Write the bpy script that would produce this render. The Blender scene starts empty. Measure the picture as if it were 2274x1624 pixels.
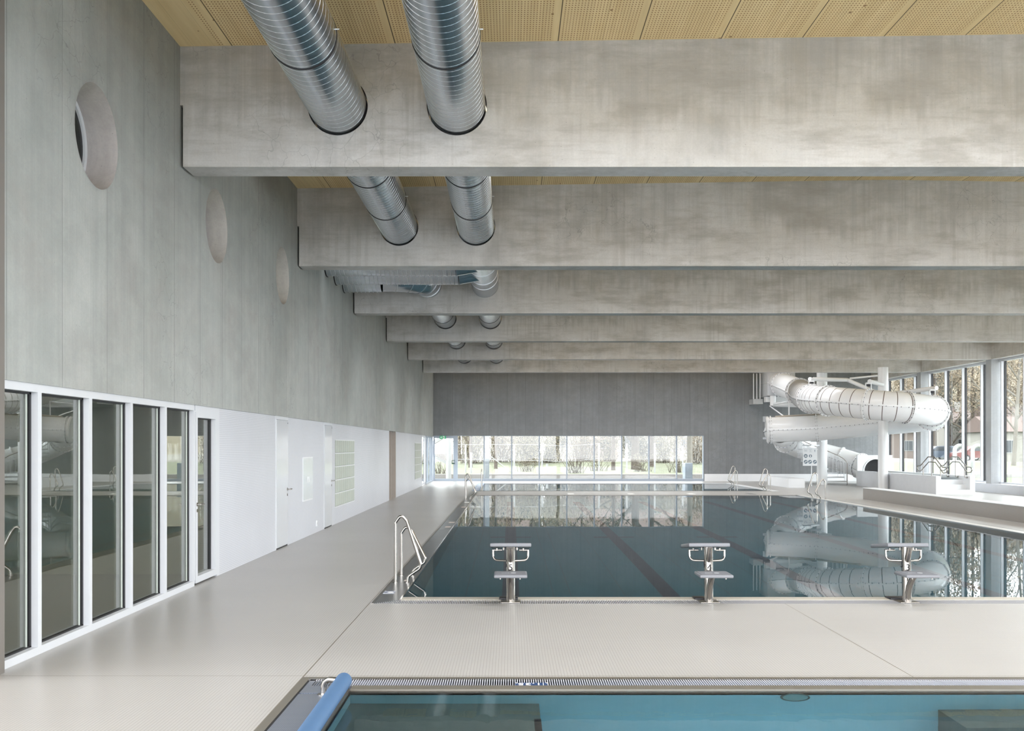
import bpy, bmesh, math, random
from mathutils import Vector, Matrix
random.seed(7)
PI = math.pi
SC = bpy.context.scene
COL = SC.collection

# ---------------------------------------------------------------- camera, world, exposure
F = 2200.0                      # focal length in pixels of a 2274 px wide picture
cam_data = bpy.data.cameras.new('camera')
cam_data.sensor_width = 36.0
cam_data.lens = 36.0 * F / 2274.0
cam_data.shift_x = 3.0 / 2274.0
cam_data.shift_y = (993.0 - 812.0) / 2274.0
cam_data.clip_end = 800
cam = bpy.data.objects.new('camera', cam_data)
COL.objects.link(cam)
cam.location = (0, 0, 1.8)
cam.rotation_euler = (PI / 2, 0, 0)
SC.camera = cam

world = bpy.data.worlds.new('world')
SC.world = world
world.use_nodes = True
bg = world.node_tree.nodes['Background']
bg.inputs['Color'].default_value = (0.93, 0.955, 1.0, 1)
bg.inputs['Strength'].default_value = 1.0

SC.view_settings.view_transform = 'Standard'
SC.view_settings.look = 'None'
SC.view_settings.gamma = 1.0
SC.view_settings.use_curve_mapping = False
SC.view_settings.exposure = 3.28
cy = SC.cycles
cy.max_bounces = 14
cy.diffuse_bounces = 6
cy.glossy_bounces = 6
cy.transmission_bounces = 8
cy.transparent_max_bounces = 16
cy.sample_clamp_indirect = 3.0
cy.use_denoising = True
cy.use_adaptive_sampling = True
cy.adaptive_threshold = 0.015


def portal(loc, rot, sx, sy):
    l = bpy.data.lights.new('daylight_portal', 'AREA')
    l.shape = 'RECTANGLE'
    l.size, l.size_y = sx, sy
    l.cycles.is_portal = True
    o = bpy.data.objects.new('daylight_portal', l)
    COL.objects.link(o)
    o.location = loc
    o.rotation_euler = rot
    return o


portal((19.6, 22.4, 2.8), (0, PI / 2, 0), 4.9, 59.0)           # right window front, shines towards -X
portal((3.1, 52.6, 1.25), (-PI / 2, 0, 0), 14.4, 2.5)          # far window, shines towards -Y
portal((6.4, -3.6, 3.2), (PI / 2, 0, 0), 24.6, 5.8)            # unseen opening added behind the camera for daylight, shines towards +Y


portal((-9.3, 2.1, 3.35), (0, -PI / 2, 0), 6.1, 10.8)         # unseen opening added left of the camera for daylight, shines towards +X
ADDED_ROOFLIGHTS = [(6.2, 8.7)]                    # unseen rooflight added over the front bay to brighten the hall
ADDED_ROOFLIGHTS += [(12.9 + 6.71 * k, 14.75 + 6.71 * k) for k in range(6)]     # and one added out of view behind each roof beam
for _a, _b in ADDED_ROOFLIGHTS:
    portal((5.5, (_a + _b) / 2, 7.6), (0, 0, 0), 14.2, _b - _a)


# ---------------------------------------------------------------- node helpers
class NT:
    def __init__(self, name):
        self.m = bpy.data.materials.new(name)
        self.m.use_nodes = True
        self.t = self.m.node_tree
        self.t.nodes.clear()
        self.out = self.t.nodes.new('ShaderNodeOutputMaterial')
        tc = self.t.nodes.new('ShaderNodeTexCoord')
        self.co = tc.outputs['Object']

    def n(self, typ, **kw):
        nd = self.t.nodes.new(typ)
        for k, v in kw.items():
            setattr(nd, k, v)
        return nd

    def put(self, sock, v):
        if v is None:
            return
        if isinstance(v, bpy.types.NodeSocket):
            self.t.links.new(v, sock)
        elif isinstance(v, (tuple, list)):
            sock.default_value = tuple(v) + ((1.0,) if len(v) == 3 and len(sock.default_value) == 4 else ())
        else:
            sock.default_value = v

    def math(self, op, a, b=None, c=None, clamp=False):
        nd = self.n('ShaderNodeMath', operation=op, use_clamp=clamp)
        self.put(nd.inputs[0], a)
        self.put(nd.inputs[1], b)
        if c is not None:
            self.put(nd.inputs[2], c)
        return nd.outputs[0]

    def scale(self, v, s):
        nd = self.n('ShaderNodeVectorMath', operation='MULTIPLY')
        self.put(nd.inputs[0], v)
        nd.inputs[1].default_value = s
        return nd.outputs[0]

    def noise(self, vec, scale=1.0, detail=4.0, rough=0.55, dist=0.0):
        nd = self.n('ShaderNodeTexNoise')
        self.put(nd.inputs['Vector'], vec)
        nd.inputs['Scale'].default_value = scale
        nd.inputs['Detail'].default_value = detail
        nd.inputs['Roughness'].default_value = rough
        nd.inputs['Distortion'].default_value = dist
        return nd.outputs[0]

    def remap(self, v, a, b, lo=0.0, hi=1.0, smooth=False):
        nd = self.n('ShaderNodeMapRange', clamp=True)
        if smooth:
            nd.interpolation_type = 'SMOOTHSTEP'
        self.put(nd.inputs[0], v)
        for i, x in enumerate((a, b, lo, hi)):
            nd.inputs[i + 1].default_value = x
        return nd.outputs[0]

    def mix(self, fac, a, b, blend='MIX'):
        nd = self.n('ShaderNodeMix', data_type='RGBA', blend_type=blend)
        self.put(nd.inputs[0], fac)
        self.put(nd.inputs[6], a)
        self.put(nd.inputs[7], b)
        return nd.outputs[2]

    def sep(self, v):
        nd = self.n('ShaderNodeSeparateXYZ')
        self.put(nd.inputs[0], v)
        return nd.outputs

    def line(self, c, spacing, width, offset=0.0):
        """1 on a thin line every `spacing` metres along coordinate c, else 0"""
        a = self.math('ADD', c, -offset + 1000 * spacing)
        f = self.math('MODULO', a, spacing)
        d = self.math('MINIMUM', f, self.math('SUBTRACT', spacing, f))
        return self.math('LESS_THAN', d, width / 2)

    def bump(self, h, strength, dist):
        nd = self.n('ShaderNodeBump')
        self.put(nd.inputs['Height'], h)
        nd.inputs['Strength'].default_value = strength
        nd.inputs['Distance'].default_value = dist
        return nd.outputs[0]

    def bsdf(self, color, rough=0.5, metal=0.0, normal=None, spec=0.5, **kw):
        p = self.n('ShaderNodeBsdfPrincipled')
        self.put(p.inputs['Base Color'], color)
        self.put(p.inputs['Roughness'], rough)
        self.put(p.inputs['Metallic'], metal)
        self.put(p.inputs['Specular IOR Level'], spec)
        if normal is not None:
            self.put(p.inputs['Normal'], normal)
        for k, v in kw.items():
            self.put(p.inputs[k], v)
        return p.outputs[0]

    def done(self, sh):
        self.t.links.new(sh, self.out.inputs[0])
        return self.m


def plain(name, color, rough=0.5, metal=0.0, spec=0.5, var=0.06, vscale=6.0, bump=0.0):
    t = NT(name)
    f = t.noise(t.co, vscale, 3)
    c = t.mix(f, tuple(x * (1 - var) for x in color), tuple(min(1, x * (1 + var)) for x in color))
    nb = t.bump(f, 0.3, bump) if bump else None
    return t.done(t.bsdf(c, rough, metal, nb, spec))


def concrete(name, light, dark, warm, joint=None, spacing=1.0, offset=0.0, streak=0.5, drip=False):
    t = NT(name)
    co = t.co
    x, y, z = t.sep(co)
    sc = lambda c, k: tuple(min(1, v * k) for v in c)
    big = t.remap(t.noise(t.scale(co, (0.4, 0.4, 0.5)), 1.3, 6, 0.65, 0.5), 0.38, 0.62)
    mid = t.remap(t.noise(co, 1.7, 8, 0.66, 0.3), 0.40, 0.62)
    cloud = t.remap(t.noise(t.scale(co, (0.8, 0.8, 1.3)), 2.4, 7, 0.7, 0.2), 0.45, 0.63)
    streaks = t.remap(t.noise(t.scale(co, (7, 7, 0.20)), 1.0, 6, 0.62), 0.42, 0.63)
    hair = t.remap(t.noise(t.scale(co, (42, 42, 0.55)), 1.0, 3, 0.6), 0.45, 0.70)
    fine = t.noise(co, 45, 5, 0.65)
    c = t.mix(big, light, warm)
    c = t.mix(t.math('MULTIPLY', mid, 0.6), c, dark)
    c = t.mix(t.math('MULTIPLY', cloud, 0.38), c, sc(light, 1.10))
    c = t.mix(t.math('MULTIPLY', streaks, 0.55 * streak), c, sc(dark, 0.74))
    c = t.mix(t.math('MULTIPLY', hair, 0.24 * streak), c, sc(dark, 0.70))
    if drip:      # pale fingers on the lower half of the beam sides, brown haze and brush marks above
        teeth = t.remap(t.noise(t.scale(co, (8, 8, 0.35)), 1.0, 2, 0.5), 0.3, 0.7)
        drift = t.noise(t.scale(co, (0.45, 0.45, 0.2)), 1.0, 3)
        edge = t.math('ADD', z, t.math('ADD', t.math('MULTIPLY', teeth, 0.42), t.math('MULTIPLY', drift, 1.1)))
        low = t.remap(edge, 6.88, 6.58)
        low = t.math('MULTIPLY', low, t.remap(t.noise(t.scale(co, (1.2, 1.2, 0.8)), 1.0, 4, 0.6), 0.32, 0.5))
        c = t.mix(t.math('MULTIPLY', low, 0.5), c, sc(light, 1.14))
        rust = t.remap(t.noise(t.scale(co, (0.42, 0.42, 1.5)), 1.5, 7, 0.68), 0.5, 0.64)
        c = t.mix(t.math('MULTIPLY', rust, 0.62), c, sc(warm, 0.78))
        brush = t.remap(t.noise(t.scale(co, (1.1, 1.1, 16)), 1.0, 4, 0.6), 0.52, 0.70)
        c = t.mix(t.math('MULTIPLY', brush, 0.26), c, sc(warm, 0.72))
        comb = t.math('MULTIPLY', t.remap(t.noise(t.scale(co, (11, 11, 0.15)), 1.0, 2), 0.5, 0.6),
                      t.remap(t.noise(t.scale(co, (0.8, 0.8, 1.1)), 1.0, 2), 0.5, 0.6))
        c = t.mix(t.math('MULTIPLY', comb, 0.30), c, sc(warm, 0.74))
    c = t.mix(t.math('MULTIPLY', t.remap(fine, 0.35, 0.7), 0.20), c, sc(dark, 0.72))
    pores = t.n('ShaderNodeTexVoronoi')
    t.put(pores.inputs['Vector'], co)
    pores.inputs['Scale'].default_value = 9
    pr = t.math('LESS_THAN', pores.outputs['Distance'], 0.05)
    c = t.mix(t.math('MULTIPLY', pr, 0.5), c, sc(dark, 0.45))
    cr = t.n('ShaderNodeTexVoronoi', feature='DISTANCE_TO_EDGE')
    wob = t.n('ShaderNodeVectorMath', operation='ADD')
    t.put(wob.inputs[0], co)
    nz = t.n('ShaderNodeTexNoise')
    t.put(nz.inputs['Vector'], co)
    nz.inputs['Scale'].default_value = 5
    t.put(wob.inputs[1], t.scale(nz.outputs['Color'], (0.25, 0.25, 0.25)))
    t.put(cr.inputs['Vector'], wob.outputs[0])
    cr.inputs['Scale'].default_value = 3.2
    cm = t.math('MULTIPLY', t.math('LESS_THAN', cr.outputs['Distance'], 0.009),
                t.remap(t.noise(co, 0.45, 2), 0.56, 0.62))
    c = t.mix(t.math('MULTIPLY', cm, 0.4), c, sc(dark, 0.45))
    h = t.math('ADD', t.math('MULTIPLY', fine, 0.3), mid)
    if joint is not None:
        jc = (x, y, z)[joint]
        wb = t.math('ADD', jc, t.math('MULTIPLY', t.noise(co, 3, 2), 0.006))
        ln = t.line(wb, spacing, 0.016, offset)
        fade = t.remap(t.noise(t.scale(co, (1, 1, 0.8)), 0.9, 3), 0.35, 0.6, 0.35, 1.0)
        c = t.mix(t.math('MULTIPLY', ln, t.math('MULTIPLY', fade, 0.6)), c, sc(dark, 0.38))
        # each formwork board has its own slight tone
        cell = t.math('FLOOR', t.math('DIVIDE', t.math('ADD', jc, -offset + 1000 * spacing), spacing))
        wn = t.n('ShaderNodeTexWhiteNoise', noise_dimensions='1D')
        t.put(wn.inputs['W'], cell)
        c = t.mix(t.math('MULTIPLY', wn.outputs[0], 0.26), c, sc(dark, 0.86))
    return t.done(t.bsdf(c, 0.7, 0, t.bump(h, 0.25, 0.006), 0.3))


def mosaic(name, tile, grout, axes=(0, 1), pitch=0.025, gw=0.0030, rough=0.35, joints=(), jointcol=(0.16, 0.14, 0.11), spec=0.4, weak=1.0):
    t = NT(name)
    s = t.sep(t.co)
    a, b = s[axes[0]], s[axes[1]]
    la = t.line(a, pitch, gw)
    lb = t.math('MULTIPLY', t.line(b, pitch, gw), weak)
    g = t.math('MAXIMUM', la, lb)
    big = t.remap(t.noise(t.co, 0.5, 4), 0.35, 0.65)
    c0 = t.mix(big, tuple(v * 0.95 for v in tile), tuple(min(1, v * 1.03) for v in tile))
    wn = t.n('ShaderNodeTexWhiteNoise', noise_dimensions='2D')
    cb = t.n('ShaderNodeCombineXYZ')
    t.put(cb.inputs[0], t.math('FLOOR', t.math('DIVIDE', a, pitch)))
    t.put(cb.inputs[1], t.math('FLOOR', t.math('DIVIDE', b, pitch)))
    t.put(wn.inputs['Vector'], cb.outputs[0])
    c0 = t.mix(t.math('MULTIPLY', wn.outputs[0], 0.10), c0, tuple(v * 0.8 for v in tile))
    c = t.mix(g, c0, grout)
    for ax, pos, w in joints:
        d = t.math('ABSOLUTE', t.math('SUBTRACT', s[ax], pos))
        c = t.mix(t.math('LESS_THAN', d, w / 2), c, jointcol)
    nb = t.bump(t.math('SUBTRACT', 1.0, g), 0.15, 0.001)
    return t.done(t.bsdf(c, rough, 0, nb, spec))


def metal(name, color, rough, var=0.1, scale=(1, 1, 1), freq=4.0):
    t = NT(name)
    f = t.noise(t.scale(t.co, scale), freq, 4)
    c = t.mix(f, tuple(v * (1 - var) for v in color), tuple(min(1, v * (1 + var)) for v in color))
    r = t.math('ADD', rough - 0.05, t.math('MULTIPLY', f, 0.1))
    return t.done(t.bsdf(c, r, 1.0))


def pane(name, tint, ior=1.5, rough=0.0):
    """flat pane of glass: see-through with the mirror share of its angle"""
    t = NT(name)
    tr = t.n('ShaderNodeBsdfTransparent')
    tr.inputs[0].default_value = tint + (1,)
    gl = t.n('ShaderNodeBsdfGlossy')
    gl.inputs['Roughness'].default_value = rough
    wav = t.bump(t.noise(t.co, 0.8, 1), 0.3, 0.004)
    t.put(gl.inputs['Normal'], wav)
    lw = t.n('ShaderNodeLayerWeight')
    lw.inputs['Blend'].default_value = 0.5
    r0 = ((ior - 1) / (ior + 1)) ** 2
    fr = t.math('ADD', r0, t.math('MULTIPLY', 1 - r0, t.math('POWER', lw.outputs['Facing'], 5)))
    mx = t.n('ShaderNodeMixShader')
    t.put(mx.inputs[0], fr)
    t.t.links.new(tr.outputs[0], mx.inputs[1])
    t.t.links.new(gl.outputs[0], mx.inputs[2])
    return t.done(mx.outputs[0])


def water(name, tint, wave=0.0008, scale=1.6, gloss=0.84):
    """clear refracting water with a mirror share that grows towards grazing angles"""
    t = NT(name)
    h = t.noise(t.co, scale, 3, 0.5, 0.3)
    nb = t.bump(h, 0.5, wave)
    rf = t.n('ShaderNodeBsdfRefraction')
    t.put(rf.inputs['Color'], tint)
    rf.inputs['Roughness'].default_value = 0.0
    rf.inputs['IOR'].default_value = 1.333
    t.put(rf.inputs['Normal'], nb)
    gl = t.n('ShaderNodeBsdfGlossy')
    gl.inputs['Roughness'].default_value = 0.0
    t.put(gl.inputs['Normal'], nb)
    fr = t.n('ShaderNodeFresnel')
    fr.inputs['IOR'].default_value = 1.333
    t.put(fr.inputs['Normal'], nb)
    mx = t.n('ShaderNodeMixShader')
    t.put(mx.inputs[0], t.math('MULTIPLY', fr.outputs[0], gloss))
    t.t.links.new(rf.outputs[0], mx.inputs[1])
    t.t.links.new(gl.outputs[0], mx.inputs[2])
    return t.done(mx.outputs[0])


def wood_panels():
    t = NT('perforated_wood')
    x, y, z = t.sep(t.co)
    grain = t.remap(t.noise(t.scale(t.co, (14, 0.5, 1)), 1.0, 5, 0.6), 0.3, 0.7)
    blotch = t.remap(t.noise(t.scale(t.co, (6, 0.25, 1)), 0.9, 3), 0.35, 0.65)
    c = t.mix(grain, (0.76, 0.575, 0.30), (0.88, 0.70, 0.40))
    c = t.mix(t.math('MULTIPLY', blotch, 0.4), c, (0.66, 0.50, 0.27))
    # knots
    vo = t.n('ShaderNodeTexVoronoi')
    t.put(vo.inputs['Vector'], t.scale(t.co, (1.0, 0.65, 1)))
    vo.inputs['Scale'].default_value = 3.1
    kn = t.math('LESS_THAN', vo.outputs['Distance'], 0.055)
    c = t.mix(t.math('MULTIPLY', kn, 0.75), c, (0.22, 0.10, 0.04))
    # narrow boards glued into a panel
    bl = t.line(x, 0.252, 0.004, 0.12)
    c = t.mix(t.math('MULTIPLY', bl, 0.35), c, (0.26, 0.17, 0.08))
    # slots drilled in rows
    px, py = 0.036, 0.055
    fx = t.math('SUBTRACT', t.math('MODULO', t.math('ADD', x, 100 * px), px), px / 2)
    fy = t.math('SUBTRACT', t.math('MODULO', t.math('ADD', y, 100 * py), py), py / 2)
    d = t.math('ADD', t.math('POWER', t.math('DIVIDE', fx, 0.0082), 2), t.math('POWER', t.math('DIVIDE', fy, 0.0125), 2))
    hole = t.math('LESS_THAN', d, 0.85)
    edge = t.math('MODULO', t.math('ADD', x, 1000 - 0.586), 1.006)
    inside = t.math('MULTIPLY', t.math('GREATER_THAN', edge, 0.055), t.math('LESS_THAN', edge, 0.951))
    hole = t.math('MULTIPLY', hole, inside)
    c = t.mix(hole, c, (0.30, 0.14, 0.055))
    seam = t.line(x, 1.006, 0.012, 0.586)
    c = t.mix(seam, c, (0.12, 0.08, 0.04))
    return t.done(t.bsdf(c, 0.6, 0, None, 0.25))


def perforated_steel():
    t = NT('perforated_steel')
    x, y, z = t.sep(t.co)
    p = 0.012
    row = t.math('FLOOR', t.math('DIVIDE', t.math('ADD', y, 10), p))
    odd = t.math('MULTIPLY', t.math('MODULO', row, 2.0), p / 2)
    fx = t.math('SUBTRACT', t.math('MODULO', t.math('ADD', t.math('ADD', x, odd), 12), p), p / 2)
    fy = t.math('SUBTRACT', t.math('MODULO', t.math('ADD', y, 10), p), p / 2)
    d = t.math('ADD', t.math('MULTIPLY', fx, fx), t.math('MULTIPLY', fy, fy))
    m = t.math('LESS_THAN', d, 0.0036 ** 2)
    c = t.mix(m, (0.24, 0.265, 0.31), (0.09, 0.105, 0.14))
    nb = t.bump(m, 0.5, 0.002)
    return t.done(t.bsdf(c, 0.42, 0.5, nb))


M = {}
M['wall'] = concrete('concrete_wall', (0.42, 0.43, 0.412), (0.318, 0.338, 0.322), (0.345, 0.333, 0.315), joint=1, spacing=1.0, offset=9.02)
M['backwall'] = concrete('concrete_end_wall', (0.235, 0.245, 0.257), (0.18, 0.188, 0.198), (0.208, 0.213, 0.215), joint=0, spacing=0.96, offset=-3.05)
M['beam'] = concrete('concrete_beam', (0.575, 0.568, 0.558), (0.43, 0.426, 0.416), (0.435, 0.412, 0.37), streak=0.6, drip=True)
M['reveal'] = concrete('concrete_reveal', (0.46, 0.43, 0.42), (0.36, 0.335, 0.325), (0.40, 0.37, 0.36))
M['pillar'] = concrete('concrete_pillar', (0.45, 0.46, 0.475), (0.38, 0.39, 0.405), (0.42, 0.42, 0.42))
M['wood'] = wood_panels()
M['floor'] = mosaic('floor_mosaic', (0.415, 0.405, 0.39), (0.23, 0.215, 0.20), rough=0.33, spec=0.45, joints=((0, -1.625, 0.012), (0, 3.15, 0.010), (0, 7.9, 0.010), (1, 7.79, 0.008)))
M['walltile'] = mosaic('wall_mosaic', (0.60, 0.61, 0.65), (0.385, 0.395, 0.43), axes=(2, 1), pitch=0.026, gw=0.0045, weak=0.25)
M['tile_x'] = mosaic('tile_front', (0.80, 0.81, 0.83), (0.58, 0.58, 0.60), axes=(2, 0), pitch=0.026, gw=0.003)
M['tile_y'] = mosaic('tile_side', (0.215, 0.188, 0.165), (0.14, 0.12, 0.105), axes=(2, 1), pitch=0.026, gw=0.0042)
M['white'] = plain('white_paint', (0.70, 0.71, 0.725), 0.35, var=0.02)
M['frame'] = plain('white_window_frame', (0.60, 0.615, 0.645), 0.32, var=0.02)
M['greyframe'] = plain('grey_window_frame', (0.30, 0.34, 0.40), 0.35, var=0.03)
M['door'] = plain('white_door_gloss', (0.60, 0.615, 0.645), 0.10, var=0.02, spec=0.6)
M['gasket'] = plain('black_gasket', (0.012, 0.012, 0.014), 0.5)
M['rubber'] = plain('black_rubber', (0.008, 0.008, 0.012), 0.45)
M['gfk'] = plain('white_fibreglass', (0.73, 0.735, 0.745), 0.25, var=0.015, spec=0.5)
M['band'] = plain('brown_slide_band', (0.085, 0.055, 0.045), 0.5)
M['bolt'] = plain('dark_bolt', (0.055, 0.055, 0.065), 0.4, 0.4)
M['steel'] = metal('polished_steel', (0.42, 0.395, 0.365), 0.14, 0.05)
M['satin'] = metal('satin_steel', (0.33, 0.31, 0.285), 0.33, 0.08, (1, 8, 1), 6)
M['taupe'] = plain('taupe_rim', (0.155, 0.142, 0.118), 0.38, 0.25, var=0.08, vscale=2)
M['bracket'] = plain('bracket_grey', (0.45, 0.47, 0.5), 0.4)
M['gutter'] = plain('gutter_steel', (0.20, 0.205, 0.21), 0.30, 0.75, var=0.12, vscale=1.5)
M['perf'] = perforated_steel()
M['slat'] = plain('grate_slat', (0.42, 0.42, 0.44), 0.4, var=0.05)
M['zinc'] = metal('galvanised_steel', (0.50, 0.535, 0.575), 0.24, 0.04, (0.5, 0.5, 0.5), 1.5)
M['zincpale'] = metal('galvanised_seam', (0.62, 0.65, 0.68), 0.3, 0.05)
M['plastic'] = plain('grey_platform', (0.165, 0.17, 0.185), 0.38, 0.0, var=0.08, vscale=90, bump=0.002)
M['blue'] = plain('blue_foam', (0.06, 0.13, 0.25), 0.55, var=0.06)
M['navy'] = plain('navy_sign', (0.010, 0.045, 0.14), 0.3)
M['lettering'] = plain('white_lettering', (0.82, 0.82, 0.80), 0.5)
M['ink'] = plain('dark_lettering', (0.02, 0.02, 0.025), 0.5)
M['slate'] = plain('slate_pictogram', (0.145, 0.19, 0.235), 0.5)
M['vent'] = plain('grey_green_grille', (0.455, 0.485, 0.435), 0.45, var=0.03)
M['ventdark'] = plain('grille_gap', (0.26, 0.28, 0.25), 0.6)
M['cabinet'] = plain('pale_cabinet', (0.60, 0.635, 0.645), 0.12, spec=0.6)
M['brown'] = plain('brown_recess', (0.36, 0.32, 0.285), 0.5)
M['green'] = plain('exit_green', (0.0, 0.36, 0.13), 0.4)
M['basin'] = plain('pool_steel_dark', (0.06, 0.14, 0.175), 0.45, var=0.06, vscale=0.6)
M['lane'] = plain('lane_marking', (0.066, 0.070, 0.092), 0.5)
M['joint'] = plain('weld_line', (0.075, 0.12, 0.145), 0.5)
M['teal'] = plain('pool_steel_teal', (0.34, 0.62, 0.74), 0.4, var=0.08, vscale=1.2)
M['tealdark'] = plain('pool_step_teal', (0.075, 0.115, 0.118), 0.45, var=0.10, vscale=2.2)
M['lens'] = plain('light_lens', (0.22, 0.40, 0.43), 0.2)
M['water'] = water('water', (0.88, 0.965, 0.975))
M['waternear'] = water('water_teaching', (0.93, 0.985, 0.99), 0.0012, 2.5, 0.95)
M['glass'] = pane('clear_glass', (0.93, 0.955, 0.945))
M['darkglass'] = pane('dark_glass', (0.72, 0.76, 0.68), 3.3)
M['roomdark'] = plain('unlit_room', (0.68, 0.69, 0.61), 0.8)
# outdoors
M['soil'] = plain('pale_ground', (0.14, 0.125, 0.10), 0.9, var=0.2, vscale=0.5)
M['terrace'] = plain('bounce_terrace', (0.50, 0.49, 0.47), 0.8, var=0.06, vscale=0.6)
M['lawn'] = plain('lawn', (0.115, 0.120, 0.070), 0.9, var=0.6, vscale=1.6)
M['kerb'] = plain('garden_wall', (0.22, 0.205, 0.195), 0.8, var=0.12, vscale=1.0)
M['bark'] = plain('bark', (0.072, 0.055, 0.042), 0.9, var=0.3, vscale=3)
M['birch'] = plain('birch_bark', (0.15, 0.135, 0.115), 0.8, var=0.35, vscale=4)
M['twig'] = plain('twig', (0.085, 0.068, 0.050), 0.9, var=0.3, vscale=3)
M['leaf'] = plain('spring_leaf', (0.155, 0.132, 0.080), 0.8, var=0.4, vscale=0.8)
M['needle'] = plain('needle', (0.046, 0.046, 0.027), 0.8, var=0.4, vscale=0.8)
M['dryleaf'] = plain('dry_leaf', (0.145, 0.110, 0.070), 0.9, var=0.35, vscale=0.5)
M['house'] = plain('house_render', (0.24, 0.225, 0.20), 0.9, var=0.06)
M['housepink'] = plain('house_render_pink', (0.19, 0.15, 0.13), 0.9, var=0.08)
M['tiles'] = plain('roof_tiles', (0.105, 0.072, 0.060), 0.8, var=0.2, vscale=2)
M['pane_dark'] = plain('house_pane', (0.03, 0.035, 0.04), 0.2)
M['whitepost'] = plain('white_post', (0.30, 0.30, 0.295), 0.6)
M['carred'] = plain('car_red', (0.12, 0.025, 0.02), 0.3)
M['carblue'] = plain('car_blue', (0.05, 0.065, 0.09), 0.3)
M['tyre'] = plain('tyre', (0.015, 0.015, 0.015), 0.8)
M['hill'] = plain('wooded_hill', (0.125, 0.102, 0.064), 0.95, var=0.5, vscale=0.25)


# ---------------------------------------------------------------- mesh helpers
def box(bm, x0, x1, y0, y1, z0, z1, bev=0.0):
    vs = [bm.verts.new((x, y, z)) for x in (x0, x1) for y in (y0, y1) for z in (z0, z1)]
    fs = [bm.faces.new([vs[i] for i in q]) for q in
          ((0, 1, 3, 2), (4, 6, 7, 5), (0, 4, 5, 1), (2, 3, 7, 6), (0, 2, 6, 4), (1, 5, 7, 3))]
    if bev:
        es = {e for f in fs for e in f.edges}
        bmesh.ops.bevel(bm, geom=list(es), offset=bev, segments=2, affect='EDGES', profile=0.5)


def frames(pts, up=None):
    """tangent, side and normal vectors along a polyline"""
    pts = [Vector(p) for p in pts]
    out = []
    prev = None
    for i, p in enumerate(pts):
        a = pts[max(i - 1, 0)]
        b = pts[min(i + 1, len(pts) - 1)]
        t = (b - a).normalized()
        if up is not None:
            s = t.cross(Vector(up))
            if s.length < 1e-4:
                s = Vector((1, 0, 0))
            s.normalize()
            n = s.cross(t).normalized()
        elif prev is None:
            h = Vector((0, 0, 1)) if abs(t.z) < 0.9 else Vector((1, 0, 0))
            s = t.cross(h).normalized()
            n = s.cross(t).normalized()
        else:
            n = (prev - t * prev.dot(t)).normalized()
            s = t.cross(n).normalized()
        prev = n
        out.append((p, t, s, n))
    return out


def sweep(bm, pts, r, n=12, cap=True, up=None):
    fr = frames(pts, up)
    rings = []
    for i, (p, t, s, nn) in enumerate(fr):
        rr = r[i] if isinstance(r, (list, tuple)) else r
        rings.append([bm.verts.new(p + s * (math.cos(2 * PI * k / n) * rr) + nn * (math.sin(2 * PI * k / n) * rr)) for k in range(n)])
    for a, b in zip(rings, rings[1:]):
        for k in range(n):
            bm.faces.new((a[k], a[(k + 1) % n], b[(k + 1) % n], b[k]))
    if cap:
        bm.faces.new(list(reversed(rings[0])))
        bm.faces.new(rings[-1])


def rod(bm, a, b, r, n=12):
    sweep(bm, [a, b], r, n)


def rounded(pts, rad, seg=6):
    """polyline with its corners filleted"""
    pts = [Vector(p) for p in pts]
    rads = rad if isinstance(rad, (list, tuple)) else [rad] * len(pts)
    out = [pts[0]]
    for i in range(1, len(pts) - 1):
        p, a, b = pts[i], pts[i - 1], pts[i + 1]
        da, db = (a - p), (b - p)
        u, v = da.normalized(), db.normalized()
        ang = u.angle(v)
        if ang > PI - 0.02:
            out.append(p)
            continue
        d = min(rads[i] / math.tan(ang / 2), da.length * 0.49, db.length * 0.49)
        r = d * math.tan(ang / 2)
        c = p + (u + v).normalized() * (r / math.sin(ang / 2))
        s, e = p + u * d - c, p + v * d - c
        tot = s.angle(e)
        ax = s.cross(e).normalized()
        for k in range(seg + 1):
            out.append(c + Matrix.Rotation(tot * k / seg, 3, ax) @ s)
    out.append(pts[-1])
    return out


def annulus(bm, c, t, s, n, r0, r1, th, seg=40):
    """thick flat ring round centre c, axis t"""
    rr = []
    for rad, off in ((r1, -th / 2), (r1, th / 2), (r0, th / 2), (r0, -th / 2)):
        rr.append([bm.verts.new(c + t * off + s * (math.cos(2 * PI * k / seg) * rad) + n * (math.sin(2 * PI * k / seg) * rad)) for k in range(seg)])
    for i in range(4):
        a, b = rr[i], rr[(i + 1) % 4]
        for k in range(seg):
            bm.faces.new((a[k], b[k], b[(k + 1) % seg], a[(k + 1) % seg]))


def prism(bm, poly, vec):
    vec = Vector(vec)
    a = [bm.verts.new(p) for p in poly]
    b = [bm.verts.new(Vector(p) + vec) for p in poly]
    bm.faces.new(a)
    bm.faces.new(list(reversed(b)))
    n = len(a)
    for i in range(n):
        bm.faces.new((a[i], b[i], b[(i + 1) % n], a[(i + 1) % n]))


def disc(bm, c, r, axis, th, n=24):
    a = Vector(axis).normalized()
    rod(bm, Vector(c) - a * th / 2, Vector(c) + a * th / 2, r, n)


BASE = {}


def emit(name, bm, mat, parent=None, smooth=True):
    bmesh.ops.recalc_face_normals(bm, faces=bm.faces[:])
    if smooth:
        for f in bm.faces:
            f.smooth = True
        for e in bm.edges:
            if len(e.link_faces) == 2 and e.calc_face_angle(0) > 0.62:
                e.smooth = False
    off = BASE.get(parent.name, Vector()) if parent else Vector()
    if off.length:
        bmesh.ops.translate(bm, verts=bm.verts[:], vec=-off)
    me = bpy.data.meshes.new(name)
    bm.to_mesh(me)
    bm.free()
    me.materials.append(mat)
    o = bpy.data.objects.new(name, me)
    COL.objects.link(o)
    if parent:
        o.parent = parent
        BASE[o.name] = off
    return o


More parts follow.
